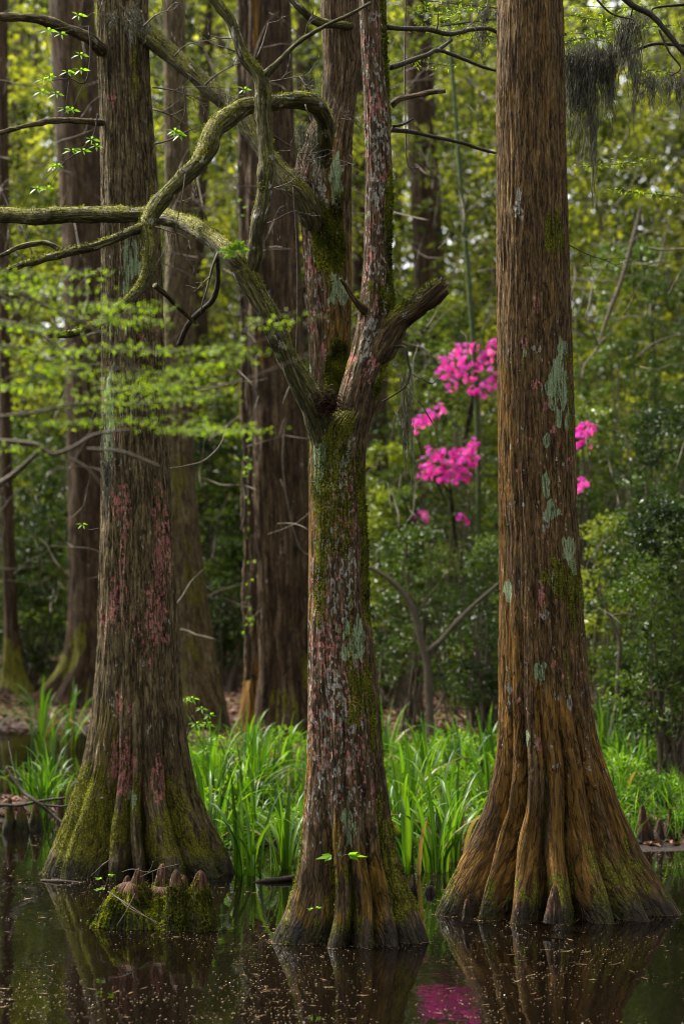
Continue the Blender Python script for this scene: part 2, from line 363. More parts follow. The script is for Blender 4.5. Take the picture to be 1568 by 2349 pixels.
# ------------------------------------------------------------------ the setting: ground and water
def ground_z(x, y):
    x = np.asarray(x, float); y = np.asarray(y, float)
    n = fbm(x * 0.35, y * 0.35, 0 * x, 3, 3)
    shore = np.where(x > -1.6, 12.9, np.where(x < -2.6, 22.3, 12.9 + (-1.6 - x) * 9.4)) + 0.45 * n
    up = np.clip((y - shore) / 9.0, -1, 1.2)
    z = np.where(up < 0, 0.9 * up, 0.30 * up ** 0.8 * np.sign(up)) + 0.05 * n * (y > 11) + 0.012 * fbm(x * 4, y * 4, 0 * x, 2, 8)
    isl = np.exp(-(((x + 2.75) / 1.0) ** 2 + ((y - 14.9) / 1.1) ** 2) * 1.2)           # mud islet at the left, with knees and iris
    z = np.maximum(z, -0.35 + 0.45 * isl + 0.03 * n)
    isr = .86 * np.exp(-(((x - 2.6) / 1.1) ** 2 + ((y - 14.2) / 1.3) ** 2) * 1.2)
    z = np.maximum(z, -0.35 + 0.42 * isr + 0.03 * n)
    far = np.clip((y - 32) / 60, 0, 4); z = z + 0.4 * far
    return np.where(y < 10.9, np.minimum(z, -0.3), z)
gx = np.concatenate([[-400, -150, -70, -40, -25, -16], np.linspace(-10, 10, 200), [16, 25, 40, 70, 150, 400]])
gy = np.concatenate([[-200, -60, -20, 0, 6], np.linspace(9, 34, 220), [38, 45, 55, 70, 100, 160, 300, 600]])
GX, GY = np.meshgrid(gx, gy)
GV = np.stack([GX, GY, ground_z(GX, GY)], -1).reshape(-1, 3)
g_o = mesh('ground', GV, grid_faces(len(gy), len(gx), False), M['ground']); tag(g_o, kind='structure')
wx = np.array([-60., 60.]); wy = np.array([-40., 40.])
w_o = mesh('water', np.array([[-60, -40, 0], [60, -40, 0], [60, 40, 0], [-60, 40, 0]]), np.array([[0, 1, 2, 3]]), M['water']); tag(w_o, kind='structure')

# ------------------------------------------------------------------ trunks
MOSS, RED, WHITE, MINT = 0, 1, 2, 3
WLINE = []                                                # where trunks meet the water
def trunk(name, parent, mat, prof, d, nang, nlen, lobes=(), gdepth=((0, 0.0),), amp=0.010, seed=0, patches=(), fields=(), ytop=None, ybot=None, dome=False, kmin=0.62, lump=0.05, coarse=False):
    """prof rows (py, xl, xr) along the trunk in photo units at depth d; buttress ridges at the lobes' angles (90 faces the pond)"""
    prof = sorted(prof); py = np.array([p[0] for p in prof], float)
    cxp = np.array([(p[1] + p[2]) / 2 for p in prof]); rp = np.array([(p[2] - p[1]) / 2 for p in prof])
    y = np.linspace(py[-1] if ybot is None else ybot, py[0] if ytop is None else ytop, nlen)
    def sm(v):
        f = np.interp(np.linspace(py[0], py[-1], 800), py, v); k = 21 if len(py) > 3 else 5
        ker = np.hanning(k); ker /= ker.sum()
        f = np.convolve(np.pad(f, k // 2, mode='edge'), ker, 'valid')
        return np.interp(y, np.linspace(py[0], py[-1], 800), f)
    cx, rr = sm(cxp), sm(rp); s = d / FPX
    th = np.linspace(0, 2 * math.pi, nang, endpoint=False)
    TH, Y = np.meshgrid(th, y); RP = rr[:, None] + 0 * TH; CX = cx[:, None] + 0 * TH
    rmin = float(np.percentile(rr, 20)); Rref = rmin * s
    Z = zof(Y, d)
    bx, by, bz = Rref * np.cos(TH), Rref * np.sin(TH), Z
    gd = sorted(gdepth); D = np.interp(y, [g[0] for g in gd], [g[1] for g in gd])[:, None]
    if lobes:
        wob = 5 * noise(Z * 1.7, 0 * Z + seed, np.floor(TH * 0) + TH * 0.6, seed + 3)
        g = np.zeros_like(TH); deg = np.degrees(TH)
        for a, w, st in lobes:
            dl = np.abs((deg + wob - a + 180) % 360 - 180) / w
            g = np.maximum(g, st * np.cos(np.clip(dl, 0, 1) * math.pi / 2) ** 0.6)
        mult = 1 - D * (1 - g)
    else: mult = 1.0
    e = Rref + 0.02
    rad = RP * s * mult * (1 + lump * noise(bx / e * 1.1, by / e * 1.1, Z * 1.3, seed) + 0.4 * lump * noise(bx / e * 3, by / e * 3, Z * 4, seed + 1))
    # fibrous bark relief
    q = (1.0 if not coarse else 0.45); k1 = 46 * q
    wx_ = 0.25 * noise(bx * 6, by * 6, Z * 3, seed + 20)
    fw = sstep(1.25, 2.3, RP / rmin)
    r1 = 1 - np.abs((1 - fw) * noise(bx * k1 + wx_, by * k1, Z * 2.6 * q + wx_, seed + 10) + fw * noise(bx * k1 * 1.6 + wx_, by * k1 * 1.6, Z * 3 * q + wx_, seed + 14)) * 2
    r2 = noise(bx * k1 * 2.3, by * k1 * 2.3, Z * 7 * q, seed + 11)
    strip = sstep(0.0, 0.6, noise(bx * 14 * q, by * 14 * q, Z * 1.2 * q, seed + 12))
    rel = amp * 1.1 * (0.55 * r1 + 0.35 * r2 + 0.5 * strip)
    rad = rad + rel - amp * 0.77
    for sg in (1, -1):                                   # let the outline reach the measured width on each side
        f = RP[:, :1] * s / np.maximum(1e-4, (rad * np.cos(TH) * sg).max(1, keepdims=True))
        rad = rad * (1 + (f - 1) * np.clip(np.cos(TH) * sg, 0, 1) ** 0.7)
    ky = 0.94 - (0.94 - kmin) * np.clip((RP / rmin - 1) / 1.2, 0, 1)
    X = xof(CX, d) + rad * np.cos(TH); Yw = d - ky * rad * np.sin(TH)
    if dome:
        t = np.linspace(0, 1, nlen)
    V = np.stack([X, Yw, Z], -1).reshape(-1, 3)
    mask = np.zeros((nlen, nang, 4)); alg = np.zeros((nlen, nang))
    fx, fy = X - xof(np.interp(Y, y[::-1], cx[::-1]), d), Yw - d                       # true positions, so growths keep their size on the flare
    n1 = fbm(fx * 7, fy * 7, Z * 3.2, 3, seed + 30); n2 = fbm(fx * 22, fy * 22, Z * 12, 2, seed + 31); n3 = noise(bx * 55, by * 55, Z * 8, seed + 32); crust = .25 + .75 * sstep(-.15, .25, noise(fx * 62, fy * 62, Z * 34, seed + 33))
    for f in fields:
        kind, y0, y1, a0, a1, fr, zs, thr, stv = f
        e0 = min(170, (y1 - y0) * .4); w = sstep(y0 - e0, y0 + e0, Y) * sstep(y1 + e0, y1 - e0, Y)
        da = (np.degrees(TH) - (a0 + a1) / 2 + 180) % 360 - 180; hw = (a1 - a0) / 2
        w = w * sstep(hw + 22, hw - 12, np.abs(da))
        v = 0.5 + 0.7 * fbm(fx * fr, fy * fr, Z * fr * zs, 3, seed + 40 + int(fr * 7) % 13 + (0 if kind == 'a' else kind * 5))
        v = v - .8 * (1 - w); soft = .12 if kind in (MOSS, 'a') else .07
        v = stv * sstep(thr - soft, thr + soft, v) * ((.95 + .25 * n2) * crust if kind in (RED, WHITE) else .8 + .25 * n2)
        if kind == 'a': alg = np.maximum(alg, v)
        elif kind == 9: mask[..., :] *= (1 - v)[..., None]
        else: mask[..., kind] = np.maximum(mask[..., kind], v)
    for pxx, pyy, rx, ry, kind, stv in patches:
        cxx = np.interp(pyy, y[::-1], cx[::-1]); rxx = np.interp(pyy, y[::-1], rr[::-1])
        a = math.acos(max(-0.97, min(0.97, (pxx - cxx) / rxx)))
        dx = (TH - a) * rxx; dy = Y - pyy
        qd = np.sqrt((dx / rx) ** 2 + (dy / ry) ** 2) / 1.15 + 0.55 * n1 + 0.6 * n2 + 0.35 * n3
        v = stv * sstep(1.1, 0.75, qd) * (crust if kind in (RED, WHITE) else 1.1)
        if kind == 'a': alg = np.maximum(alg, v)
        else: mask[..., kind] = np.maximum(mask[..., kind], v)
    zr = np.abs(Z - 0.004) < (abs(Z[1, 0] - Z[0, 0]) * .7)
    if zr.any() and d < 14: WLINE.append(np.stack([X, Yw], -1)[zr])
    if len(lobes) > 6: mask[..., MOSS] = np.maximum(mask[..., MOSS], .8 * sstep(.55, .1, g + .3 * n2) * sstep(.2, .4, D + 0 * TH))     # damp grooves grow moss
    mask = np.clip(mask, 0, 1)
    V2 = np.vstack([V, [[xof(cx[-1], d), d, Z[-1, 0] + (rr[-1] * s * 0.5 if dome else 0)]]])
    ba = np.stack([bx, by, bz], -1).reshape(-1, 3) + np.array([seed * 1.3, seed * 0.7, 0]); ba = np.vstack([ba, ba[-1:]])
    mk = mask.reshape(-1, 4); mk2 = np.vstack([mk, mk[-1:]]); al = np.append(alg.reshape(-1), 0); flr = np.append((RP / rmin).reshape(-1), 1)
    j = np.arange(nang); b = (nlen - 1) * nang
    cap = np.stack([b + j, b + (j + 1) % nang, np.full(nang, nlen * nang)], 1)
    o = mesh(name, V2, [grid_faces(nlen, nang), cap], mat, parent, dict(bark=ba, mask=mk2, algae=al, flare=flr))
    Nr = np.stack([np.cos(TH), -np.sin(TH), 0.1 + 0 * TH], -1).reshape(-1, 3)
    return o, V, Nr, mk, al
def tufts(name, parent, V, N, w, n, size, seed, thr=0.45, front=True, upb=0.45):
    g = np.random.default_rng(seed)
    ok = w > thr
    if front: ok &= N[:, 1] < 0.35
    idx = np.flatnonzero(ok)
    if len(idx) == 0: return None
    i = g.choice(idx, n); nn = N[i] + g.normal(size=(n, 3)) * 0.45
    c = V[i] + N[i] * size * 0.15 + g.normal(size=(n, 3)) * 0.004
    cl = 0.5 + 0.9 * fbm(c[:, 0] * 9, c[:, 1] * 9, c[:, 2] * 9, 2, seed)
    Vv, F, r = leaves(c, size, size * 0.38, seed, up=0.2, dirs=nn, rnd=cl * 0.8)
    return mesh(name, Vv, F, M['moss'], parent, dict(rnd=r), False)
def limb(parent, rows, mat, name='limb', nang=20, amp=0.004, seed=0, moss=0.0, n=None, tuft=0, ts=0.022):
    mb = MB(); V, D, mk = tube(mb, pxpath(rows), nang, n or len(rows) * 14, amp, seed, moss)
    o = mb.build(name, mat, parent)
    if tuft:
        v, d_, m_ = V.reshape(-1, 3), D.reshape(-1, 3), mk[..., 0].reshape(-1)
        tufts('moss', o, v, d_, m_, tuft, ts, seed + 1, 0.3, False)
    return o
def twig(parent, rows, mat=None, name='twig', nang=5):
    mb = MB(); tube(mb, pxpath(rows), nang, len(rows) * 6)
    return mb.build(name, mat or M['twig'], parent)
def twig_fan(parent, x0, y0, d, ang, length, seed, n=5, r=2.2, mat=None, name='twig'):
    """one dead twig that forks into thinner ones"""
    g = random.Random(seed); mb = MB()
    def grow(x, y, dd, a, l, r, lev):
        pts = [(x, y, dd, r)]; k = 5
        for i in range(k):
            a += g.uniform(-.28, .28); x += math.cos(a) * l / k; y -= math.sin(a) * l / k; dd += g.uniform(-.03, .03)
            pts.append((x, y, dd, r * (1 - 0.7 * (i + 1) / k)))
            if lev < 2 and g.random() < 0.55: grow(x, y, dd, a + g.choice((-1, 1)) * g.uniform(.4, 1.0), l * g.uniform(.3, .6), r * .6, lev + 1)
        tube(mb, pxpath(pts), 4, 12)
    grow(x0, y0, d, ang, length, r, 0)
    return mb.build(name, mat or M['twig'], parent)

# ---- right cypress
t = thing('bald_cypress', 'tall straight orange-brown cypress with mint lichen blotches and wide fluted base, right of pink blossoms', 'tree', None, P(1275, 2100, 10.65))
prof_r = [(-160, 1140, 1286), (0, 1140, 1290), (300, 1136, 1297), (600, 1137, 1305), (900, 1140, 1314), (1200, 1142, 1325), (1400, 1143, 1336), (1600, 1141, 1352), (1680, 1139, 1366),
          (1750, 1132, 1386), (1850, 1108, 1420), (1950, 1060, 1468), (2050, 1008, 1530), (2110, 985, 1566), (2180, 940, 1610)]
o, V, N, mk, al = trunk('trunk', t, M['bark_red'], prof_r, 10.65, 400, 900,
    lobes=[(162, 21, 1), (134, 9, .92), (113, 11.5, .98), (90, 11.5, 1), (67, 11.5, .98), (47, 9.5, .98), (15, 22, 1), (215, 30, 1), (265, 30, 1), (320, 30, 1)],
    gdepth=[(2150, .76), (2050, .72), (1950, .62), (1850, .48), (1750, .29), (1600, .13), (1400, .05), (900, .02), (0, .02)], amp=0.009, seed=1, lump=0.035,
    fields=[('a', 850, 2350, 118, 260, 5, .2, .38, .95), ('a', 1500, 2350, 0, 150, 6, .2, .40, .9), ('a', -50, 900, 60, 190, 6, .2, .58, .5),
            (MOSS, 1950, 2260, 0, 360, 9, .35, .44, .8), (MOSS, 1780, 2200, 20, 80, 7, .3, .55, .6), (MOSS, 1350, 1850, 15, 75, 7, .2, .62, .5), (MOSS, 1250, 1500, 0, 60, 5, .4, .45, .8),
            (WHITE, 900, 1900, 0, 180, 30, .6, .92, .9), (WHITE, 400, 1000, 0, 180, 30, .6, 1.0, .9), (RED, 700, 1850, 0, 180, 26, .6, .96, .9)],
    patches=[(1280, 805, 13, 26, MINT, 1), (1258, 895, 20, 24, MINT, 1), (1272, 875, 18, 40, MINT, 1), (1280, 920, 22, 42, MINT, 1), (1272, 955, 14, 28, MINT, 1), (1243, 1018, 9, 18, MINT, 1), (1291, 978, 7, 12, MINT, 1),
             (1242, 1105, 8, 22, MINT, .95), (1258, 1175, 12, 16, MINT, 1), (1302, 1270, 24, 34, MINT, 1), (1160, 1357, 10, 20, MINT, 1), (1226, 1535, 16, 34, MINT, 1), (1197, 1682, 9, 18, MINT, 1), (1237, 1410, 9, 10, WHITE, 1), (1243, 1195, 8, 20, WHITE, .9), (1196, 815, 8, 12, MINT, .9),
             (1182, 460, 6, 12, WHITE, 1), (1178, 490, 8, 14, WHITE, 1), (1187, 505, 7, 10, WHITE, 1), (1220, 710, 9, 22, RED, 1), (1193, 800, 9, 18, RED, .95), (1222, 810, 12, 10, WHITE, 1), (1222, 890, 12, 10, RED, 1), (1243, 935, 8, 10, RED, 1), (1259, 990, 10, 10, RED, 1),
             (1261, 1518, 12, 9, RED, 1), (1231, 1360, 7, 18, RED, 1), (1287, 1545, 8, 9, RED, .9), (1206, 1580, 6, 9, RED, 1), (1305, 1060, 7, 10, RED, .9), (1160, 1600, 5, 30, WHITE, .95), (1295, 1605, 9, 14, WHITE, .8), (1222, 1700, 6, 14, RED, .9),
             (1285, 1320, 40, 36, MOSS, 1), (1262, 545, 26, 46, MOSS, .9), (1175, 845, 40, 14, MOSS, .4), (1300, 830, 26, 16, MOSS, .9), (1300, 940, 16, 60, MOSS, .6)])
tufts('moss', t, V, N, mk[:, 0], 7000, 0.012, 3, 0.5)
twig_fan(t, 1300, 560, 10.6, -0.2, 150, 31, r=1.5, mat=M['twig_dark'])

# ---- left cypress
t = thing('bald_cypress', 'broad grey-brown cypress with pink lichen bands and moss-green flared base, behind the mossy knees', 'tree', None, P(320, 2010, 12.0))
prof_l = [(-160, 216, 338), (0, 222, 340), (200, 228, 346), (400, 232, 362), (600, 233, 372), (800, 233, 378), (1000, 233, 386), (1300, 228, 403), (1500, 222, 412), (1650, 210, 424), (1750, 190, 440),
          (1820, 168, 458), (1900, 138, 496), (1960, 114, 526), (2010, 96, 545), (2080, 70, 575)]
o, V, N, mk, al = trunk('trunk', t, M['bark_grey'], prof_l, 12.0, 360, 860,
    lobes=[(165, 30, 1), (134, 20, .98), (102, 9.5, .96), (86, 7.5, .93), (63, 14, 1), (36, 14, 1), (8, 17, .97), (220, 34, 1), (270, 30, 1), (320, 30, 1)],
    gdepth=[(2050, .74), (1960, .70), (1880, .58), (1780, .36), (1650, .13), (1450, .05), (1000, .04), (400, .08), (0, .08)], amp=0.015, seed=4, lump=0.05,
    fields=[(MOSS, 1760, 2100, 0, 360, 7, .35, .46, .85), (MOSS, 1700, 2100, 110, 205, 6, .35, .33, .95), (MOSS, 1780, 2100, 0, 75, 6, .35, .40, .9), (MOSS, 0, 1000, 20, 90, 6, .2, .62, .6), ('a', 1500, 2000, 100, 260, 4, .3, .42, .9),
            (RED, 1080, 1860, 20, 150, 9, .22, .76, .9), (RED, 600, 1100, 20, 150, 16, .35, .86, .8), (RED, 1650, 1850, 50, 120, 9, .25, .66, .9), (WHITE, 1000, 1900, 20, 170, 26, .4, .86, .7), (MINT, 600, 1100, 70, 170, 22, .3, .80, .6), (WHITE, 0, 1100, 20, 170, 26, .3, .96, .7), (9, 1700, 1930, 5, 30, 2, 1, .1, .5)],
    patches=[(362, 1400, 22, 95, RED, 1), (375, 1290, 16, 130, RED, 1), (390, 1250, 12, 90, RED, .9), (285, 1150, 22, 34, RED, 1), (295, 1210, 14, 40, RED, .9), (270, 1370, 14, 30, RED, 1), (243, 1420, 10, 28, RED, 1), (280, 1620, 14, 26, RED, .9), (290, 1740, 22, 60, RED, .95), (375, 1770, 20, 60, RED, 1), (340, 1800, 12, 40, RED, .9),
             (190, 1850, 40, 60, MOSS, .8), (420, 1890, 26, 50, MOSS, .9), (490, 1930, 26, 40, MOSS, .8), (262, 235, 10, 18, RED, .9), (318, 1825, 10, 16, MINT, 1), (255, 960, 16, 100, MINT, .7), (300, 610, 24, 60, MINT, .5)])
tufts('moss', t, V, N, mk[:, 0], 9000, 0.014, 5, 0.55)
limb(t, [(232, 112, 11.9, 17), (190, 82, 11.7, 13), (90, 45, 11.4, 11), (0, 38, 11.2, 9), (-90, 30, 11.0, 7)], M['bark_grey'], seed=3, moss=.4)
limb(t, [(235, 282, 11.9, 8), (190, 278, 11.6, 7), (125, 277, 11.4, 7), (70, 287, 11.2, 6), (0, 305, 11.0, 5), (-80, 322, 10.8, 4)], M['bark_grey'], nang=12, seed=6, moss=.2)
limb(t, [(326, 70, 11.9, 22), (350, 90, 11.9, 22), (400, 130, 11.8, 21), (440, 165, 11.7, 20), (500, 220, 11.6, 20), (545, 255, 11.5, 20), (580, 310, 11.4, 20), (630, 380, 11.3, 22), (690, 450, 11.25, 27), (730, 530, 11.35, 26)], M['bark_limb'], amp=.006, seed=7, moss=.8, tuft=700, ts=.015)
for i, (x, y, a, l) in enumerate([(400, 130, 1.0, 90), (430, 170, -.6, 120), (470, 195, .5, 130), (330, 60, .8, 80), (350, 520, -.15, 90), (300, 40, 2.3, 70), (250, 50, 2.2, 60), (350, 200, 0.1, 130), (355, 330, .1, 150), (350, 250, -.4, 110)]):
    twig_fan(t, x, y, 11.5, a, l, 60 + i, r=2.2)

# ---- centre tree: trunk, three stems
t = thing('forked_tree', 'mossy lichen-spotted middle tree in the water, forking into a crooked limb and a stubbed stem', 'tree', None, P(800, 2165, 9.85))
prof_c = [(926, 802, 828), (940, 775, 846), (958, 742, 850), (978, 718, 848), (1000, 711, 845), (1050, 708, 838), (1200, 708, 840), (1400, 706, 848), (1600, 706, 868), (1750, 703, 880), (1850, 696, 893), (1950, 688, 910), (2020, 676, 935), (2080, 655, 958), (2130, 633, 975), (2170, 616, 988), (2230, 590, 1010)]
o, V, N, mk, al = trunk('trunk', t, M['bark_centre'], prof_c, 9.85, 320, 640,
    lobes=[(150, 30, 1), (102, 12, 1), (77, 12.5, 1), (54, 10.5, .97), (22, 20, 1), (210, 30, 1), (260, 30, 1), (310, 30, 1)],
    gdepth=[(2200, .70), (2100, .64), (2000, .50), (1920, .28), (1800, .10), (1600, .05), (1200, .03), (900, 0)], amp=0.010, seed=8, lump=0.06,
    fields=[(MOSS, 1000, 2150, -40, 48, 5, .3, .36, .9), (MOSS, 900, 1620, 60, 135, 5, .3, .46, .85), (MOSS, 1850, 2300, 0, 360, 8, .3, .55, .7), ('a', 930, 2100, 145, 230, 5, .2, .35, .9), ('a', 1850, 2400, 55, 200, 6, .25, .40, .95),
            (WHITE, 960, 1950, 50, 175, 44, .4, .65, 1.0), (RED, 1050, 1950, 40, 178, 40, .4, .65, 1.0), (WHITE, 1500, 1950, 60, 180, 28, .3, .76, .9), (RED, 1500, 1900, 60, 180, 36, .4, .76, .9), (MINT, 1780, 2000, 70, 120, 24, .25, .82, .6)],
    patches=[(815, 1470, 26, 46, MINT, 1), (800, 1500, 14, 14, MINT, 1), (745, 1475, 24, 60, RED, 1), (760, 1510, 18, 30, RED, 1), (725, 1500, 12, 40, RED, .9), (800, 1110, 22, 50, RED, .95), (785, 1130, 14, 40, WHITE, 1), (790, 1060, 16, 50, WHITE, 1), (795, 1320, 14, 50, WHITE, .8), (800, 1390, 14, 36, WHITE, .75),
             (728, 1040, 16, 60, MINT, .8), (742, 1180, 30, 90, MOSS, .8), (820, 1590, 30, 50, MOSS, .9), (775, 1590, 18, 60, WHITE, .8), (770, 1640, 14, 40, RED, 1), (720, 1640, 10, 70, RED, .95), (720, 1560, 9, 60, RED, .9), (740, 1750, 16, 40, RED, .9), (800, 1890, 12, 60, MINT, .55), (722, 1320, 10, 60, RED, .8)])
tufts('moss', t, V, N, mk[:, 0], 12000, 0.015, 9, 0.5)
prof_s = [(-160, 818, 878), (0, 822, 885), (200, 832, 890), (400, 838, 900), (600, 833, 895), (680, 826, 903), (740, 818, 908), (800, 806, 892), (860, 788, 878), (920, 772, 866), (975, 768, 848), (1040, 772, 830), (1120, 780, 815)]
o, V, N, mk, al = trunk('stem', t, M['bark_centre'], prof_s, 9.85, 140, 460, amp=.009, seed=12, lump=.07, gdepth=[(0, 0)],
    fields=[(WHITE, -100, 950, 30, 175, 40, .4, .64, 1), (RED, -50, 1000, 60, 178, 34, .4, .66, 1), (MOSS, -100, 900, -40, 55, 6, .3, .42, .85), (MOSS, 600, 800, 40, 140, 7, .4, .48, .9), ('a', 760, 1000, 110, 220, 5, .3, .25, 1), (MINT, 0, 700, 130, 178, 14, .3, .78, .8)],
    patches=[(868, 385, 22, 50, RED, 1), (870, 330, 18, 40, WHITE, 1), (848, 570, 10, 60, RED, 1), (845, 620, 10, 50, RED, .9), (858, 450, 16, 40, WHITE, 1), (865, 260, 16, 40, RED, .8), (852, 775, 18, 40, WHITE, 1), (850, 850, 14, 30, RED, .9)])
tufts('moss', o, V, N, mk[:, 0], 4000, 0.018, 13, 0.5)
limb(t, [(845, 850, 9.86, 26), (866, 805, 9.85, 33), (888, 765, 9.83, 33), (915, 730, 9.8, 29), (945, 712, 9.78, 26), (975, 688, 9.75, 24), (1003, 664, 9.72, 23), (1013, 656, 9.72, 21)], M['bark_centre'], 'broken_limb', 28, .010, 14, .85, tuft=1100, ts=.018)
mbs = MB()
for i in range(16):
    a = random.uniform(0, 6.28); b = random.uniform(4, 21)
    x, y = 1005 + math.cos(a) * b * .75, 662 + math.sin(a) * b
    tube(mbs, pxpath([(x, y, 9.72, 6), (x + 5, y - 7, 9.71, 4), (x + 9 + random.uniform(0, 6), y - 12 - random.uniform(0, 8), 9.71, 1)]), 5, 6, .004, i)
mbs.build('splinters', M['knee'], t)
limb(t, [(752, 1130, 9.84, 34), (748, 1050, 9.82, 36), (741, 995, 9.8, 34), (722, 940, 9.76, 31), (692, 882, 9.7, 28), (655, 805, 9.65, 24), (620, 730, 9.6, 25), (585, 665, 9.6, 26), (560, 620, 9.6, 27), (535, 592, 9.62, 24), (490, 551, 9.8, 20), (450, 522, 10.0, 19), (415, 506, 10.2, 19), (360, 495, 10.4, 19), (280, 491, 10.5, 19), (190, 492, 10.6, 18), (90, 496, 10.7, 18), (0, 495, 10.8, 17), (-120, 490, 10.9, 16)],
     M['bark_limb'], 'limb', 30, .006, 15, .85, n=300, tuft=2600, ts=.016)
limb(t, [(568, 636, 9.6, 22), (582, 585, 9.55, 18), (590, 520, 9.5, 18), (605, 450, 9.5, 19), (611, 390, 9.5, 19), (608, 325, 9.5, 18), (602, 260, 9.5, 18), (600, 200, 9.5, 19), (590, 172, 9.5, 18), (562, 135, 9.5, 14), (542, 85, 9.5, 13), (526, 45, 9.5, 12), (492, 0, 9.5, 11), (440, -70, 9.5, 10)],
     M['bark_limb'], 'limb', 24, .006, 16, .8, n=220, tuft=900, ts=.014)
limb(t, [(598, 182, 9.5, 12), (615, 165, 9.48, 9), (640, 140, 9.45, 6), (680, 100, 9.4, 5), (740, 62, 9.35, 4.5), (800, 34, 9.3, 4), (850, 5, 9.3, 3)], M['bark_limb'], 'limb', 10, .003, 17, .4)
for rows in ([(838, 715, 9.8, 12), (815, 690, 9.75, 7), (795, 660, 9.7, 5), (780, 640, 9.65, 3)],):
    limb(t, rows, M['bark_centre'], 'twig', 10, .003, 18, .6)
# side branches of the right stem reaching over the gap
for k, rows in enumerate([[(885, 62, 9.9, 7), (930, 66, 10.0, 6), (985, 68, 10.2, 6), (1030, 78, 10.3, 5.5), (1080, 68, 10.5, 5), (1120, 66, 10.7, 4.5), (1150, 80, 10.9, 4)],
                          [(895, 155, 9.9, 7), (940, 140, 10, 6), (980, 125, 10.1, 5), (1005, 115, 10.2, 4.5), (1060, 135, 10.5, 4), (1110, 155, 10.8, 3.5), (1150, 165, 11, 3)],
                          [(1000, 118, 10.2, 4.5), (1035, 92, 10.3, 3.5)],
                          [(897, 242, 9.9, 8), (915, 228, 9.9, 7), (950, 220, 9.95, 6), (985, 212, 10, 6), (1021, 209, 10, 5)],
                          [(897, 298, 9.9, 6), (940, 302, 10, 5), (1000, 315, 10.2, 4.5), (1060, 328, 10.4, 4), (1100, 342, 10.6, 4), (1140, 352, 10.9, 3)],
                          [(900, 290, 9.9, 4), (925, 285, 9.9, 3), (946, 273, 9.9, 2)],
                          [(890, 800, 9.85, 4), (927, 795, 9.7, 3), (935, 830, 9.7, 2.5), (940, 856, 9.7, 2.5), (930, 885, 9.7, 2), (905, 905, 9.7, 2), (875, 922, 9.7, 1.5)],
                          [(940, 856, 9.7, 2), (965, 868, 9.6, 1.6), (990, 880, 9.6, 1.5), (1010, 862, 9.6, 1)],
                          [(930, 885, 9.7, 1.6), (960, 920, 9.6, 1.2), (1000, 985, 9.6, .8)]]):
    limb(t, rows, M['twig_dark'] if k != 3 else M['bark_centre'], 'twig', 8, .002, 20 + k)
for i, (x, y, a, l, r) in enumerate([(600, 190, .3, 110, 2), (605, 300, -.2, 120, 1.8), (590, 130, 1.2, 80, 2), (700, 85, 1.2, 70, 1.8), (560, 130, 2.6, 120, 2), (545, 90, 2.9, 110, 1.8), (610, 440, .5, 100, 1.6), (595, 520, .6, 90, 1.5), (840, 300, 2.6, 70, 1.5), (830, 390, 2.7, 80, 1.5), (500, 580, -1.75, 150, 3.5), (1000, 70, 1.3, 90, 1.8), (1060, 70, .9, 80, 1.6)]):
    twig_fan(t, x, y, 9.6, a, l, 90 + i, r=r, mat=M['twig_dark'] if i % 2 else M['twig'])
# brown fibre wad in the crotch
g = np.random.default_rng(5); mbf = MB()
for i in range(260):
    x, y = 750 + g.normal() * 13, 925 + g.normal() * 14; a = g.uniform(0, 6.28); l = g.uniform(6, 16)
    tube(mbf, pxpath([(x - math.cos(a) * l, y - math.sin(a) * l * .5, 9.62 + g.uniform(-.05, .1), .8), (x, y - 3, 9.58 + g.uniform(-.05, .1), 1), (x + math.cos(a) * l, y + math.sin(a) * l * .6 + 3, 9.6 + g.uniform(-.05, .1), .6)]), 3, 5)
tag(mbf.build('fibre_nest', M['knee'], None), 'wad of brown dead fibres lodged in the fork of the mossy middle tree', 'debris')

# ---- middle tree with the arching limb, just behind
t = thing('arching_tree', 'rusty lichen-flecked tree with a long mossy arching limb, just behind the middle tree fork', 'tree', None, P(775, 2030, 11.4))
prof_m = [(-160, 728, 836), (0, 733, 830), (150, 742, 828), (240, 735, 815), (330, 690, 808), (420, 668, 806), (520, 690, 806), (650, 700, 806), (800, 708, 804), (1000, 716, 812), (1500, 716, 822), (1900, 700, 840), (2040, 680, 860)]
o, V, N, mk, al = trunk('trunk', t, M['bark_centre'], prof_m, 11.4, 170, 520, amp=.011, seed=21, lump=.05, lobes=[(150, 50, 1), (60, 50, 1), (260, 60, 1)], gdepth=[(0, .1), (450, .12), (900, .06)],
    fields=[('a', -50, 960, -10, 110, 4, .2, .48, .7), (MOSS, 450, 1000, 30, 130, 5, .3, .44, .9), (RED, 480, 900, 80, 178, 34, .4, .63, 1), (WHITE, 250, 850, 60, 178, 34, .4, .70, .9), (MOSS, 300, 560, 100, 200, 4, .3, .45, .7), (RED, 300, 500, 60, 160, 24, .5, .9, .8)],
    patches=[(778, 670, 18, 26, MINT, 1), (712, 870, 8, 30, MINT, 1), (770, 420, 14, 50, MINT, .8), (730, 450, 20, 40, WHITE, .6)])
tufts('moss', t, V, N, mk[:, 0], 5000, 0.02, 22, 0.5)
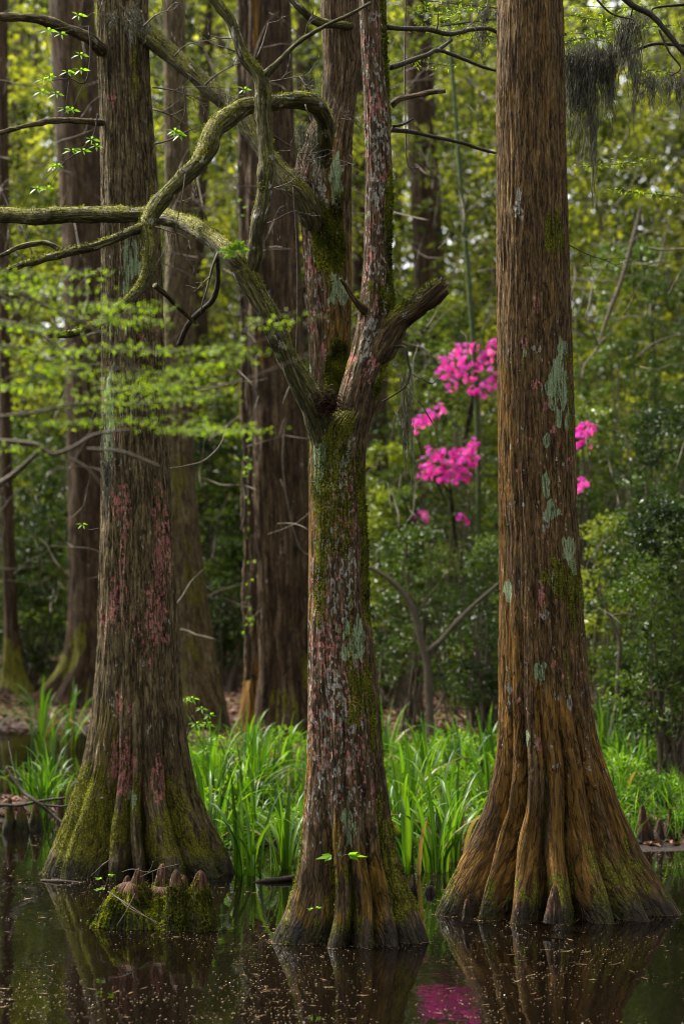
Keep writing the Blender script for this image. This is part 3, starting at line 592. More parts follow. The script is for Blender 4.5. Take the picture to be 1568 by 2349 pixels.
limb(t, [(742, 370, 11.0, 22), (748, 325, 10.85, 20), (743, 275, 10.7, 20), (722, 242, 10.6, 20), (690, 231, 10.5, 20), (640, 233, 10.4, 19), (600, 237, 10.3, 19), (556, 246, 10.25, 20), (518, 275, 10.2, 23), (490, 302, 10.1, 23), (478, 338, 10.05, 22), (452, 378, 10.0, 20), (415, 414, 9.95, 19), (375, 455, 9.9, 19), (350, 490, 9.85, 18), (337, 530, 9.8, 18), (342, 570, 9.75, 16), (340, 615, 9.7, 15), (328, 650, 9.65, 14), (300, 684, 9.6, 12), (265, 712, 9.55, 11), (220, 745, 9.5, 10), (170, 765, 9.4, 9), (110, 770, 9.3, 7)],
     M['bark_limb'], 'limb', 26, .005, 23, .85, n=340, tuft=2600, ts=.016)
limb(t, [(333, 518, 9.8, 12), (305, 530, 9.75, 11), (270, 545, 9.7, 10), (220, 565, 9.65, 10), (145, 582, 9.6, 10), (90, 598, 9.5, 8), (40, 612, 9.4, 7), (-30, 645, 9.3, 6)], M['bark_limb'], 'limb', 14, .004, 24, .5, tuft=300)
limb(t, [(142, 575, 9.6, 6), (120, 562, 9.6, 6), (95, 557, 9.6, 6), (45, 567, 9.5, 6), (0, 588, 9.5, 5), (-50, 610, 9.4, 4)], M['bark_limb'], 'limb', 12, .003, 25, .5)
limb(t, [(355, 655, 9.9, 7), (385, 680, 10, 6), (430, 725, 10.2, 5), (455, 745, 10.3, 3)], M['bark_limb'], 'limb', 10, .003, 26, .4)
limb(t, [(412, 790, 10.4, 7), (432, 745, 10.3, 7), (465, 710, 10.2, 6.5), (490, 685, 10.1, 6), (500, 640, 10, 5.5), (498, 590, 9.9, 5)], M['twig_dark'], 'limb', 10, .003, 27, .2)
limb(t, [(805, 60, 11.3, 9), (760, 55, 11.2, 10), (720, 45, 11.1, 10), (690, 20, 11, 9), (660, -10, 11, 8)], M['bark_limb'], 'limb', 12, .004, 28, .7)
for i, (x, y, a, l) in enumerate([(700, 240, -1.3, 70), (730, 330, -2.2, 80), (720, 300, -1.8, 70), (430, 380, -1.2, 90), (520, 270, 1.4, 60), (390, 480, -1.4, 170), (400, 500, -1.6, 120), (700, 390, 2.4, 70)]):
    twig_fan(t, x, y, 10.3, a, l, 130 + i, r=1.6)

# ------------------------------------------------------------------ trunks farther back
def back_tree(label, prof, d, seed, name='swamp_tree', fields=(), lobes=(), gdepth=((0, 0.),), mat='bark_far', group=None, nang=90, nlen=320, patches=(), amp=.02):
    base = max(prof)
    t = thing(name, label, 'tree', group, P((base[1] + base[2]) / 2, base[0], d))
    r = trunk('trunk', t, M[mat], prof, d, nang, nlen, lobes=lobes, gdepth=gdepth, amp=amp, seed=seed, fields=fields, patches=patches, coarse=True, lump=.05)
    return t, r
tb, rb = back_tree('massive dark ridged trunk with an orange root, between the left cypress and middle tree',
    [(-160, 546, 664), (0, 547, 667), (300, 546, 676), (600, 549, 690), (1000, 558, 706), (1400, 566, 714), (1560, 560, 722), (1640, 548, 736), (1700, 532, 750), (1760, 515, 765)], 19.0, 30,
    lobes=[(165, 28, 1), (118, 24, 1), (75, 28, 1), (30, 34, 1), (230, 40, 1), (300, 40, 1)], gdepth=[(-100, .22), (600, .2), (1300, .18), (1500, .24), (1650, .38), (1760, .45)], nang=160, nlen=480,
    fields=[('a', 1450, 1760, 130, 230, 3, .2, .2, 1), (MOSS, 1480, 1720, 30, 110, 2.5, .4, .5, .8), (WHITE, 700, 1650, 20, 160, 9, .4, .98, .5)], amp=.03)
# vine with small leaves up its left edge
vl = thing('climbing_vine', 'hairy brown vine stem with small leaves up the left edge of the massive dark trunk', 'vine', None, P(566, 1500, 18.6))
mv = MB(); pts = []
for i in range(26):
    y = 1560 - i * 66; pts.append((566 - (y - 1500) * -.0115 + 3 * math.sin(i * 1.7), y, 18.45, 7 + 1.5 * math.sin(i * 2.3)))
tube(mv, pxpath(pts), 8, 260, .012, 33); mv.build('stem', M['bark_far'], vl)
g = np.random.default_rng(4); cs = []
for i in range(50):
    y = g.choice([480, 600, 1010, 1050, 1075, 1150, 1200, 1230, 1290, 1340, 1400, 1420]) + g.normal() * 14; cs.append(P(560 + (y - 300) * .011 + g.normal() * 8, y, 18.2 + g.normal() * .1))
v_, f_, r_ = leaves([tuple(c) for c in cs], .06, .034, 5, .4); mesh('leaves', v_, f_, M['weed'], vl, dict(rnd=r_ * .8 + .1), False)

back_tree('smooth brown trunk with a long mossy root spreading left, half hidden behind the left cypress',
    [(-160, 110, 214), (0, 113, 218), (300, 128, 232), (600, 146, 246), (1000, 152, 252), (1300, 158, 256), (1440, 156, 262), (1500, 146, 272), (1540, 128, 285), (1575, 98, 300), (1620, 70, 320)], 25.0, 40,
    lobes=[(165, 30, 1), (110, 26, 1), (60, 30, 1), (10, 30, 1), (230, 40, 1), (300, 40, 1)], gdepth=[(1350, .03), (1450, .12), (1580, .35)],
    fields=[(MOSS, 1420, 1620, 100, 240, 2, .5, .3, .9), (WHITE, 1150, 1560, 40, 140, 6, .4, .86, .4), (MOSS, 0, 800, 40, 120, 2, .3, .6, .4)])
back_tree('leaning dark mossy trunk close behind the right flank of the left cypress',
    [(-160, 372, 420), (200, 376, 428), (600, 380, 452), (900, 368, 440), (1050, 366, 444), (1250, 370, 462), (1400, 372, 482), (1550, 372, 506), (1660, 360, 530), (1740, 350, 545)], 20.0, 44, mat='bark_grey',
    lobes=[(150, 40, 1), (85, 30, 1), (30, 34, 1), (250, 60, 1)], gdepth=[(1000, .05), (1400, .12), (1700, .3)], fields=[(MOSS, 1000, 1750, 0, 180, 4, .4, .52, .6), (MINT, 1250, 1700, 20, 120, 9, .5, .88, .5)])
back_tree('grey-brown trunk between the stubbed stem and tall right cypress, its foot lost in shrubs',
    [(-160, 918, 982), (0, 922, 986), (300, 934, 1000), (600, 948, 1018), (800, 955, 1024), (1100, 960, 1030), (1560, 960, 1040)], 30.0, 47, fields=[(WHITE, 0, 700, 40, 140, 7, .3, .85, .4)], lobes=[(130, 40, 1), (60, 40, 1), (260, 80, 1)], gdepth=[(0, .12)])
back_tree('dark straight trunk seen just right of the middle tree below its fork', [(-160, 842, 884), (600, 842, 886), (1000, 838, 888), (1140, 836, 894), (1500, 828, 902)], 27.0, 50)
back_tree('thin pale-flecked trunk with a mossy foot at the far left edge', [(-160, -10, 18), (700, -4, 22), (1000, 0, 26), (1200, 4, 32), (1400, 8, 40), (1500, 10, 48), (1550, 4, 62), (1590, -10, 84)], 25.0, 53,
    fields=[(MOSS, 1430, 1620, 0, 360, 2, .5, .35, .9), (WHITE, 1050, 1400, 40, 140, 8, .8, .8, .6)], nang=50)
back_tree('wide blurred trunk in the bright leaves at the upper left edge', [(-160, -4, 52), (300, 0, 62), (800, 2, 66), (1500, 0, 70)], 38.0, 56, nang=50)
back_tree('slim grey trunk in the tangle right of the left cypress', [(-160, 384, 420), (400, 388, 424), (900, 392, 430), (1500, 390, 434)], 40.0, 57, nang=50)
back_tree('dim trunk filling the gap left of the arching tree', [(-160, 676, 716), (500, 676, 722), (1500, 676, 726)], 34.0, 58, nang=50)
back_tree('grey trunk peeping between the arching tree and the lichen-striped stem', [(-160, 802, 840), (700, 806, 842), (1500, 806, 846)], 33.0, 59, nang=50)
back_tree('curved dark trunk in the twigs between the left cypress and the crooked limb', [(-160, 470, 492), (100, 462, 486), (300, 452, 478), (420, 444, 476), (520, 428, 468), (700, 430, 476), (1000, 440, 490), (1500, 445, 500)], 30.0, 60, nang=50)
g = random.Random(3)
for i in range(11):
    d = g.uniform(40, 62); px = [75, 112, 300, 440, 515, 900, 1075, 1345, 1430, 1560, 1640][i] + g.uniform(-15, 15)
    w = g.uniform(7, 17); l = g.uniform(-30, 30)
    back_tree('thin grey trunk deep in the hazy background wood', [(-160, px + l - w * .7, px + l + w * .7), (300, px - w * .8 + g.uniform(-18, 18) , px + w * 1.1), (700, px - w * .9, px + w * .9), (1100, px - w + g.uniform(-16, 16), px + w + 4), (1480, px - w, px + w)], d, 200 + i, name='distant_tree', group='thin trunks deep in the wood', nang=20, nlen=60, amp=.01)

def sapling(label, stems, d, mat='twig', name='sapling', nang=8, leaves_at=None, lm='thicket'):
    t = thing(name, label, 'sapling', None, P(stems[0][0][0], stems[0][0][1], d))
    for rows in stems:
        mb = MB(); tube(mb, pxpath([(a, b, d + (r[3] if len(r) > 3 else 0), c) for r in rows for a, b, c in [r[:3]]]), nang, len(rows) * 10, .004, 3)
        mb.build('stem' if rows is stems[0] else 'branch', M[mat], t)
    return t
sapling('pale forked sapling standing in brown leaf litter between the middle tree and right cypress', [[(986, 1690, 10), (984, 1600, 9), (978, 1520, 9), (966, 1475, 8), (945, 1395, 7), (915, 1350, 6), (880, 1320, 5), (845, 1300, 4)],
    [(972, 1500, 7), (1010, 1470, 6), (1045, 1430, 5.5), (1090, 1385, 5), (1130, 1350, 4), (1180, 1310, 3)], [(940, 1390, 3), (935, 1340, 2.5), (922, 1290, 2)], [(1045, 1430, 3), (1060, 1470, 2.5), (1068, 1510, 1.5)]], 18.0)
sapling('thin crooked grey sapling to the right of the tall right cypress', [[(1400, 1690, 6), (1412, 1620, 5), (1418, 1520, 5), (1420, 1470, 5), (1400, 1420, 4), (1385, 1385, 3), (1372, 1350, 2)], [(1395, 1415, 3), (1425, 1408, 2.5), (1460, 1412, 1.5)]], 17.0)
sapling('slender dark green pole-like stem left of the tall right cypress', [[(1098, 1250, 6), (1095, 1000, 6), (1082, 750, 6), (1062, 500, 5.5), (1047, 300, 5), (1034, 130, 4.5), (1022, -60, 4)]], 22.0, 'moss_stem')
sapling('pale dead branch leaning among the shrubs at the right', [[(1372, 790, 3), (1395, 720, 4.5), (1425, 640, 5), (1448, 560, 5), (1462, 505, 4), (1468, 470, 2)]], 22.0)
sapling('thin green stem rising among the shrubs near the right edge', [[(1512, 1000, 5), (1505, 900, 5), (1492, 740, 5), (1478, 640, 4), (1450, 480, 3)]], 23.0, 'moss_stem')

# ------------------------------------------------------------------ cypress knees
def knee_shape(mb, cx, ytop, ybase, w, d, seed, flat=.8, tip=.35, mossy=0.0, lean=0.0):
    """a knobbly cone with a rounded tip; photo units at depth d"""
    n, na = 44, 36; s = d / FPX; h = (ybase + 14 - ytop) * s
    t = np.linspace(0, 1, n); th = np.linspace(0, 2 * math.pi, na, endpoint=False); T, TH = np.meshgrid(t, th, indexing='ij')
    prof = (1 - T) ** 0.9 * (1 - tip) + tip * (1 - .25 * T); prof = prof * np.sqrt(np.clip(1 - np.clip((T - .88) / .12, 0, 1) ** 2, 0.0004, 1))
    r = w / 2 * s * prof
    X0, Y0, Z0 = np.cos(TH) * w * s, np.sin(TH) * w * s, T * h
    q = 1 / (w * s)
    r = r * (1 + .28 * noise(X0 * q * 1.6, Y0 * q * 1.6, Z0 * q * 1.2 + seed, seed) + .16 * noise(X0 * q * 4, Y0 * q * 4, Z0 * q * 1.2, seed + 1))
    r = r + .004 * (1 - np.abs(noise(X0 * 70, Y0 * 70, Z0 * 9, seed + 2)) * 2)
    z = zof(ybase + 14, d) + Z0
    x = xof(cx, d) + r * np.cos(TH) + lean * s * T ** 1.5; y = d - flat * r * np.sin(TH)
    m = np.clip(mossy * sstep(.92, .48, T + .25 * noise(X0 * 20, Y0 * 20, Z0 * 20, seed + 3)), 0, 1)
    V = np.stack([x, y, z], -1).reshape(-1, 3)
    mb.add(V, grid_faces(n, na), bark=np.stack([np.cos(TH) * .08, np.sin(TH) * .08, Z0], -1).reshape(-1, 3) + seed, mask=np.stack([m, 0 * m, .5 * (noise(X0 * 30, Y0 * 30, Z0 * 30, seed) > .5), 0 * m], -1).reshape(-1, 4))
    N = np.stack([np.cos(TH), -np.sin(TH), .5 + 0 * TH], -1).reshape(-1, 3)
    return V, N, m.reshape(-1)
t = thing('cypress_knee_cluster', 'cluster of brown knees on a green mossy hump in the water before the left cypress', 'cypress knees', None, P(345, 2130, 10.15))
parts_ = [(300, 2022, 2128, 200, 10.2, 'hump', .55, .34, 1.3), (365, 2034, 2126, 150, 10.2, 'hump', .6, .45, 1.3)]
for i, (cx, yt, yb, w, d, nm, fl, tp, ms) in enumerate(parts_):
    mb = MB(); V, N, m = knee_shape(mb, cx, yt, yb, w, d, 70 + i, fl, tp, ms)
    o = mb.build('mossy_hump', M['knee'], t); tufts('moss', o, V, N, m, 5200, .022, 75 + i, .3)
for i, (cx, yt, yb, w, d, ms, ln) in enumerate([(289, 2008, 2090, 50, 10.25, .3, 4), (316, 1990, 2090, 58, 10.2, .4, 3), (366, 1980, 2100, 62, 10.4, .5, 8), (404, 1994, 2126, 70, 10.1, 1.0, 0), (419, 2008, 2110, 46, 10.15, .7, 4), (456, 1996, 2128, 84, 10.1, 1.1, 4)]):
    mb = MB(); V, N, m = knee_shape(mb, cx, yt, yb, w, d, 80 + i, .8, .24, ms, ln)
    o = mb.build('knee', M['knee'], t); tufts('moss', o, V, N, m, 1500, .018, 88 + i, .35)
for rows in ([(248, 2045, 9.95, 1.5), (285, 2070, 9.85, 2), (330, 2100, 9.8, 1.8), (372, 2128, 9.8, 1)], [(268, 2058, 9.9, 1), (300, 2085, 9.8, 1.2), (365, 2118, 9.75, .8)], [(310, 2050, 9.85, 1), (290, 2090, 9.8, 1.2), (268, 2124, 9.8, 1)],
             [(280, 2000, 10.1, .8), (305, 1994, 10.0, 1.2), (340, 2000, 10.0, 1), (352, 1975, 10, .8)], [(322, 2012, 9.95, .8), (360, 1995, 10.05, 1.2), (412, 1982, 10.1, .8)], [(350, 2002, 9.95, .8), (352, 2030, 9.95, .8)], [(240, 2062, 9.9, 1), (225, 2100, 9.95, 1), (222, 2130, 9.95, .8)], [(300, 2090, 9.75, 1.2), (318, 2115, 9.75, 1), (320, 2132, 9.75, .8)]):
    twig(t, rows, name='root_twig')
def knee(label, cx, yt, yb, w, d, seed, mossy=.2, group=None, lean=0):
    mb = MB(); V, N, m = knee_shape(mb, cx, yt, yb, w, d, seed, .85, .30, mossy, lean)
    return tag(mb.build('cypress_knee', M['knee']), label, 'cypress knee', group)
knee('upright brown knee in the leftmost group of knees on the mud bank', 22, 1828, 1905, 34, 13.8, 101, .9)
knee('brown knee second from left on the mud bank', 52, 1842, 1905, 36, 13.8, 102, .9, None, -4)
knee('rounded grey knee under the crossed sticks on the left mud bank', 82, 1832, 1905, 40, 13.9, 103, .9)
knee('tall slim dark knee standing alone just left of the left cypress base', 139, 1815, 1890, 22, 13.4, 104, .2)
knee('reddish knee between the iris leaves left of the middle trunk', 634, 1925, 1965, 34, 12.9, 105, .1)
knee('dark knee stub in the iris shade near the left cypress root', 547, 1930, 1965, 30, 12.9, 106, .2)
knee('slender reddish knee just right of the middle tree foot', 946, 2005, 2095, 28, 11.0, 107, .3)
knee('low dark knee lump beside the left root of the right cypress', 985, 2030, 2075, 50, 11.2, 108, .3)
knee('rusty smooth knee pressed against the front buttress of the right cypress', 1270, 2030, 2102, 42, 10.05, 109, .0)
knee('tiny brown knee poking up before the left root of the right cypress', 1070, 2062, 2098, 26, 10.25, 110, .5)
for i, (cx, yt, yb, w, lb) in enumerate([(1472, 1845, 1915, 30, 'tallest knee of the group at the right edge of the marsh'), (1486, 1872, 1925, 30, 'dark knee leaning beside the tallest knee at right'), (1512, 1878, 1925, 28, 'brown knee in the middle of the right-hand knee group'), (1530, 1886, 1922, 34, 'broad low knee in the right-hand knee group'), (1535, 1855, 1915, 18, 'thin knee behind the right-hand knee group'), (1462, 1895, 1930, 24, 'short knee at the left end of the right-hand knee group')]):
    knee(lb, cx, yt, yb, w, 13.1 + .06 * i, 111 + i, .15)

# ------------------------------------------------------------------ iris clumps
def iris_blade(mb, g, x, y, h, w, az, bend, tone):
    n = 9; t = np.linspace(0, 1, n)
    out = bend * h * t ** 2.2; fall = h * (t - .45 * bend * t ** 4.5 * 1.3)
    ca, sa = math.cos(az), math.sin(az)
    cx, cy, cz = x + out * ca, y + out * sa, fall
    ww = w * np.minimum(1, np.minimum(.55 + 2.2 * t, (1 - t) * 3.2 + .02)) / 2
    fa = az + math.pi / 2 + g.normal() * .5
    wx, wy = math.cos(fa), math.sin(fa)
    L_ = np.stack([cx - ww * wx, cy - ww * wy, cz], 1); R_ = np.stack([cx + ww * wx, cy + ww * wy, cz], 1)
    Mi = np.stack([cx + ca * ww * .35, cy + sa * ww * .35, cz - ww * .15], 1)
    V = np.stack([L_, Mi, R_], 1).reshape(-1, 3)
    rn = np.full(3 * n, tone) if tone > .9 else np.clip(tone + np.repeat(np.linspace(.12, -.05, n), 3) + np.tile([0, .18, -.05], n), 0, .88)
    mb.add(V, grid_faces(n, 3, False), rnd=rn)
def iris_proto(seed, nb, h, w):
    g = np.random.default_rng(seed); mb = MB()
    for i in range(nb):
        a = g.uniform(0, 6.28); rr = g.uniform(0, .11)
        iris_blade(mb, g, rr * math.cos(a), rr * math.sin(a), h * g.uniform(.6, 1.12), w * g.uniform(.6, 1.15), a + g.normal() * .5, abs(g.normal() * .28) + (.55 if g.random() < .22 else .06), g.uniform(.93, 1) if g.random() < .07 else g.uniform(.0, .62))
    o = mb.build('iris_clump', M['iris']); COL.objects.unlink(o); return o
protos = [iris_proto(300 + i, nb, h, w) for i, (nb, h, w) in enumerate([(16, .62, .031), (22, .72, .028), (12, .56, .036), (24, .66, .027), (18, .80, .031), (14, .50, .028)])]
g = random.Random(21)
def iris_at(px, py, d, lab, sc=1.0, k=None, group='sword-leaved iris clumps on the marsh edge'):
    p = P(px, py, d)
    o = (protos[g.randrange(6)] if k is None else protos[k]).copy(); link(o)
    z = float(ground_z(p.x, d)); o.location = (p.x, d, max(z - .02, -.06)); o.rotation_euler = (0, 0, g.uniform(0, 6.28)); o.scale = (sc, sc, sc * g.uniform(.9, 1.12))
    return tag(o, lab, 'iris', group)
L_mid = 'sword-leaved green iris clump in the marsh between the left cypress and the middle tree'
L_gap = 'sword-leaved green iris clump in the marsh between the middle tree and the right cypress'
L_rt = 'sword-leaved green iris clump in the marsh right of the right cypress'
L_lf = 'sword-leaved green iris clump on the mud bank left of the left cypress'
for i in range(22): iris_at(g.uniform(445, 725), 0, g.uniform(12.5, 16.5), L_mid, g.uniform(.8, 1.2))
for i in range(21): iris_at(g.uniform(860, 1150), 0, g.uniform(12.5, 16.8), L_gap, g.uniform(.85, 1.2))
for i in range(14): iris_at(g.uniform(1375, 1640), 0, g.uniform(14.2, 18.5), L_rt, g.uniform(.75, 1.1))
for i in range(6): iris_at(g.uniform(45, 190), 0, g.uniform(14.2, 15.8), L_lf, g.uniform(.7, 1.0))
iris_at(580, 0, 11.9, 'tall upright iris clump rooted in the water left of the middle tree', 1.05, 0)
iris_at(655, 0, 12.1, 'iris clump arching beside the fallen stick left of the middle tree', .95, 1)
iris_at(935, 0, 11.9, 'iris clump with broad blades just right of the middle tree foot', 1.05, 2)
iris_at(1000, 0, 12.0, 'dense iris clump at the water edge touching the left root of the right cypress', 1.1, 3)
iris_at(1040, 0, 12.4, 'tallest iris clump, close behind the left root of the right cypress', 1.15, 4)
for i, x in enumerate((95, 125, 165)): iris_at(x, 0, 19.5 + i * .3, 'iris clump standing in the far pool, before the mossy root at left', 1.25, 4 + i % 2)

# ------------------------------------------------------------------ low plants and litter (uncountable)
def stuff(name, V, F, r, mat): o = mesh(name, V, F, M[mat], None, dict(rnd=r), False); return tag(o, kind='stuff')
g = np.random.default_rng(31)
n = 46000
d = g.uniform(12.9, 17.4, n) ; px = g.uniform(400, 1800, n); x = (px - HX) / FPX * d
dens = 0.5 + .8 * fbm(x * 1.2, d * .9, 0 * x, 2, 77)
keep = (dens > .50) & ((x > -1.5) | (d > 22)); x, d = x[keep], d[keep]
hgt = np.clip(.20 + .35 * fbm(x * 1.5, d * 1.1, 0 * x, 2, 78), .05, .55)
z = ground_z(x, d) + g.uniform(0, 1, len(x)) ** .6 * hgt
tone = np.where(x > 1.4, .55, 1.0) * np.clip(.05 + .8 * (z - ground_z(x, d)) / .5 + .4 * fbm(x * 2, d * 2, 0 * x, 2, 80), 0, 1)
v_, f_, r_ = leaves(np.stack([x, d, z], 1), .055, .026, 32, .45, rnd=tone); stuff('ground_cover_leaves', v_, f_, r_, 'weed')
n = 3000; d = g.uniform(13, 21, n); x = (g.uniform(400, 1800, n) - HX) / FPX * d; mbg = MB()
zz = ground_z(x, d); ok = (zz > -.02) & (d < 17.6); x, d, zz = x[ok], d[ok], zz[ok]
a = g.uniform(0, 6.28, len(x)); h = g.uniform(.12, .42, len(x)); w = .004
b1 = np.stack([x - w * np.cos(a), d - w * np.sin(a), zz], 1); b2 = np.stack([x + w * np.cos(a), d + w * np.sin(a), zz], 1)
m_ = np.stack([x + .2 * h * np.sin(a), d + .2 * h * np.cos(a), zz + h * .6], 1); tp = np.stack([x + .6 * h * np.sin(a), d + .6 * h * np.cos(a), zz + h], 1)
V = np.stack([b1, b2, m_ + [w, 0, 0], m_ - [w, 0, 0], tp], 1).reshape(-1, 3); k = np.arange(len(x))[:, None] * 5
mbg.add(V, k + np.array([[0, 1, 2, 3]]), rnd=np.repeat(g.uniform(.1, .9, len(x)), 5)); mbg.F[3] = [k + np.array([[3, 2, 4]])]
tag(mbg.build('marsh_grass', M['iris'], None, False), kind='stuff')
n = 26000; d = g.uniform(13, 34, n); x = (g.uniform(-200, 1800, n) - HX) / FPX * d; z = ground_z(x, d); ok = z > .0
v_, f_, r_ = leaves(np.stack([x, d, z + .012], 1)[ok], .10, .055, 33, .75); stuff('leaf_litter', v_, f_, r_, 'litter')

# ------------------------------------------------------------------ floating bits on the water
n = 32000; d = 7.2 + 9 * g.uniform(0, 1, n) ** 1.2; x = (g.uniform(-250, 1820, n) - HX) / FPX * d
keep = (0.5 + .8 * fbm(x * 1.6, d * .9, 0 * x, 3, 41)) > g.uniform(.28, .86, n); x, d = x[keep], d[keep]; n = len(x)
L = np.where(g.uniform(0, 1, n) < .035, g.uniform(.025, .08, n), .003 + .009 * g.uniform(0, 1, n) ** 2)
rn = np.where(L > .02, g.uniform(0, .85, n), g.uniform(.2, .97, n)); rn[g.uniform(0, 1, n) < .006] = 1.0
a = g.normal(size=n) * .5; dirs = np.stack([np.cos(a), np.sin(a) * 1.5, 0 * a], 1)
c = np.stack([x, d, np.full(n, .004)], 1)
A = dirs / np.linalg.norm(dirs, axis=1)[:, None]; B = np.stack([-A[:, 1], A[:, 0], 0 * a], 1); W = np.where(L > .02, L * g.uniform(.07, .2, n), L * g.uniform(.4, .8, n))
cur = g.normal(size=(n, 1)) * .12
V = np.stack([c - A * L[:, None] / 2, c + B * W[:, None] / 2 + A * L[:, None] * .1, c + A * L[:, None] / 2 + B * L[:, None] * cur + [0, 0, .002], c - B * W[:, None] / 2 + A * L[:, None] * .1], 1).reshape(-1, 3)
# scum and bits caught against the wood
wlp = np.concatenate(WLINE); i_ = g.integers(0, len(wlp), 2600); q = wlp[i_] + g.normal(size=(2600, 2)) * .022; s_ = (.002 + .007 * g.uniform(0, 1, 2600) ** 2)[:, None]; an = g.uniform(0, 6.28, 2600)
A = np.stack([np.cos(an), np.sin(an), 0 * an], 1) * s_; B = np.stack([-np.sin(an), np.cos(an), 0 * an], 1) * s_ * .6; c = np.column_stack([q, np.full(2600, .005)])
V = np.vstack([V, np.stack([c - A, c + B, c + A, c - B], 1).reshape(-1, 3)]); rn = np.concatenate([rn, g.uniform(.3, .99, 2600)]); n += 2600
stuff('floating_debris', V, np.arange(4 * n).reshape(n, 4), np.repeat(rn, 4), 'debris')

# ------------------------------------------------------------------ sticks, seedlings, fern
def stick(name, label, rows, cat='stick', mat='twig_dark', subs=()):
    mb = MB()
    for r_ in (rows, *subs): tube(mb, pxpath(r_), 8, len(r_) * 8, .003, 5)
    return tag(mb.build(name, M[mat]), label, cat)
stick('fallen_stick', 'dark wet stick lying in the shallows left of the middle tree', [(572, 2028, 11.6, 2), (600, 2022, 11.6, 5), (640, 2018, 11.62, 6), (690, 2010, 11.7, 6)])
stick('fallen_stick', 'short dark stick floating at the left foot of the left cypress', [(95, 2020, 11.65, 3), (140, 2022, 11.6, 4), (190, 2026, 11.6, 3)])
stick('fallen_branch', 'bare forked branch leaning over the knees on the left mud bank', [(15, 1760, 13.2, 3), (50, 1812, 13.1, 4), (85, 1840, 13.0, 4), (120, 1868, 13, 4), (165, 1905, 12.9, 3)], 'branch', 'twig_dark',
      [[(-20, 1845, 13.2, 3), (40, 1848, 13.2, 3.5), (90, 1838, 13.2, 3), (150, 1830, 13.2, 2.5)], [(85, 1842, 13.1, 2.5), (130, 1850, 13.1, 2.5), (170, 1846, 13.1, 2)], [(50, 1812, 13.1, 2), (30, 1750, 13.2, 2), (20, 1700, 13.3, 1.5)]])
stick('twig', 'thin curved bare twig half in the water between the mossy knees and left cypress root', [(208, 2010, 10.6, .8), (235, 1985, 10.6, 1.4), (255, 1968, 10.6, 1.2), (245, 1950, 10.6, .7)], 'twig', 'twig')
def seedling(label, px, py, d, spec, name='maple_seedling', mat='young'):
    t = thing(name, label, 'seedling', None, P(px, py, d)); mb = MB(); ms = MB()
    for (x, y, L, ang) in spec:
        tube(ms, pxpath([(px, py, d, .9), ((px + x) / 2, (py + y) / 2 - 2, d - .02, .8), (x, y, d - .04, .6)]), 4, 8)
        c = np.array(P(x, y, d - .05)); s = L * d / FPX
        for da, l in ((0, 1), (.75, .7), (-.75, .7)):                # three-lobed leaf
            a = ang + da; A = np.array([math.cos(a), -.45, .45 * math.sin(a) - .08]); B = np.array([-math.sin(a), -.6, .45 * math.cos(a)])
            q = [c, c + A * s * l * .45 + B * s * .2, c + A * s * l, c + A * s * l * .45 - B * s * .2]
            mb.add(np.array(q), np.array([[0, 1, 2, 3]]), rnd=np.full(4, .6))
    ms.build('stem', M['twig'], t); mb.build('leaves', M[mat], t, False)
    return t
seedling('two-leaved bright green seedling sprouting from the foot of the middle tree', 783, 1966, 9.25, [(760, 1962, 38, 3.35), (798, 1960, 46, .05)])
seedling('tiny green seedling between the roots of the middle tree', 722, 2090, 9.3, [(716, 2085, 16, 2.6), (726, 2082, 16, .6)])
seedling('small leafy sprout beside the mossy knees at the water line', 245, 2030, 10.0, [(232, 2016, 18, 2.4), (250, 2008, 18, .6), (240, 2036, 16, 3.6), (228, 2040, 14, 3.0)])
def leafy_twig(label, rows, d, spots, seed, L=17, name='leafy_twig', mat='young'):
    t = thing(name, label, 'twig', None, P(rows[0][0], rows[0][1], d)); mb = MB()
    tube(mb, pxpath([(a, b, d, c) for a, b, c in rows]), 5, 24); g = np.random.default_rng(seed); ml = MB(); mb2 = mb
    for x, y in spots:
        near = min(rows, key=lambda r: (r[0] - x) ** 2 + (r[1] - y) ** 2)
        tube(mb2, pxpath([(near[0], near[1], d, .8), ((near[0] + x) / 2, (near[1] + y) / 2 - 3, d - .03, .7), (x, y, d - .06, .5)]), 4, 6)
        for k in range(5):
            a = k * 1.25 + g.uniform(-.3, .3); s = L * d / FPX; c = np.array(P(x, y, d - .06))
            A = np.array([math.cos(a), -.3 + .3 * math.sin(2 * a), .5 * math.sin(a) - .1]); B = np.array([-math.sin(a) * .6, -.7, math.cos(a) * .5])
            l = s * g.uniform(.8, 1.25)
            ml.add(np.array([c + A * l * .12, c + A * l * .6 + B * l * .24, c + A * l * 1.15 - [0, 0, l * .15], c + A * l * .6 - B * l * .24]), np.array([[0, 1, 2, 3]]), rnd=np.full(4, g.uniform(.2, 1)))
    mb2.build('stem', M['twig_dark'], t); ml.build('leaves', M[mat], t, False); return t
leafy_twig('twig with clusters of fresh yellow-green leaves at the upper left, before the smooth brown trunk', [(205, 60, 2.5), (208, 130, 2.2), (195, 190, 2), (160, 180, 1.5), (115, 185, 1)], 11.0, [(180, 35), (110, 70), (140, 78), (115, 175), (155, 165), (185, 160), (185, 125), (100, 182), (130, 215), (95, 210), (165, 252), (150, 250)], 7)
leafy_twig('drooping leafy twig low on the smooth brown trunk at upper left', [(225, 260, 2), (215, 310, 2), (190, 340, 1.6), (150, 370, 1.2)], 11.0, [(210, 320), (220, 335), (165, 345), (190, 345), (132, 380), (122, 382), (110, 432), (85, 432)], 8)
leafy_twig('sprig of bright leaves hanging alone right of the left cypress', [(420, 200, 1.5), (425, 250, 1.4), (412, 290, 1)], 11.2, [(400, 300), (412, 310), (405, 305), (560, 205)], 9)
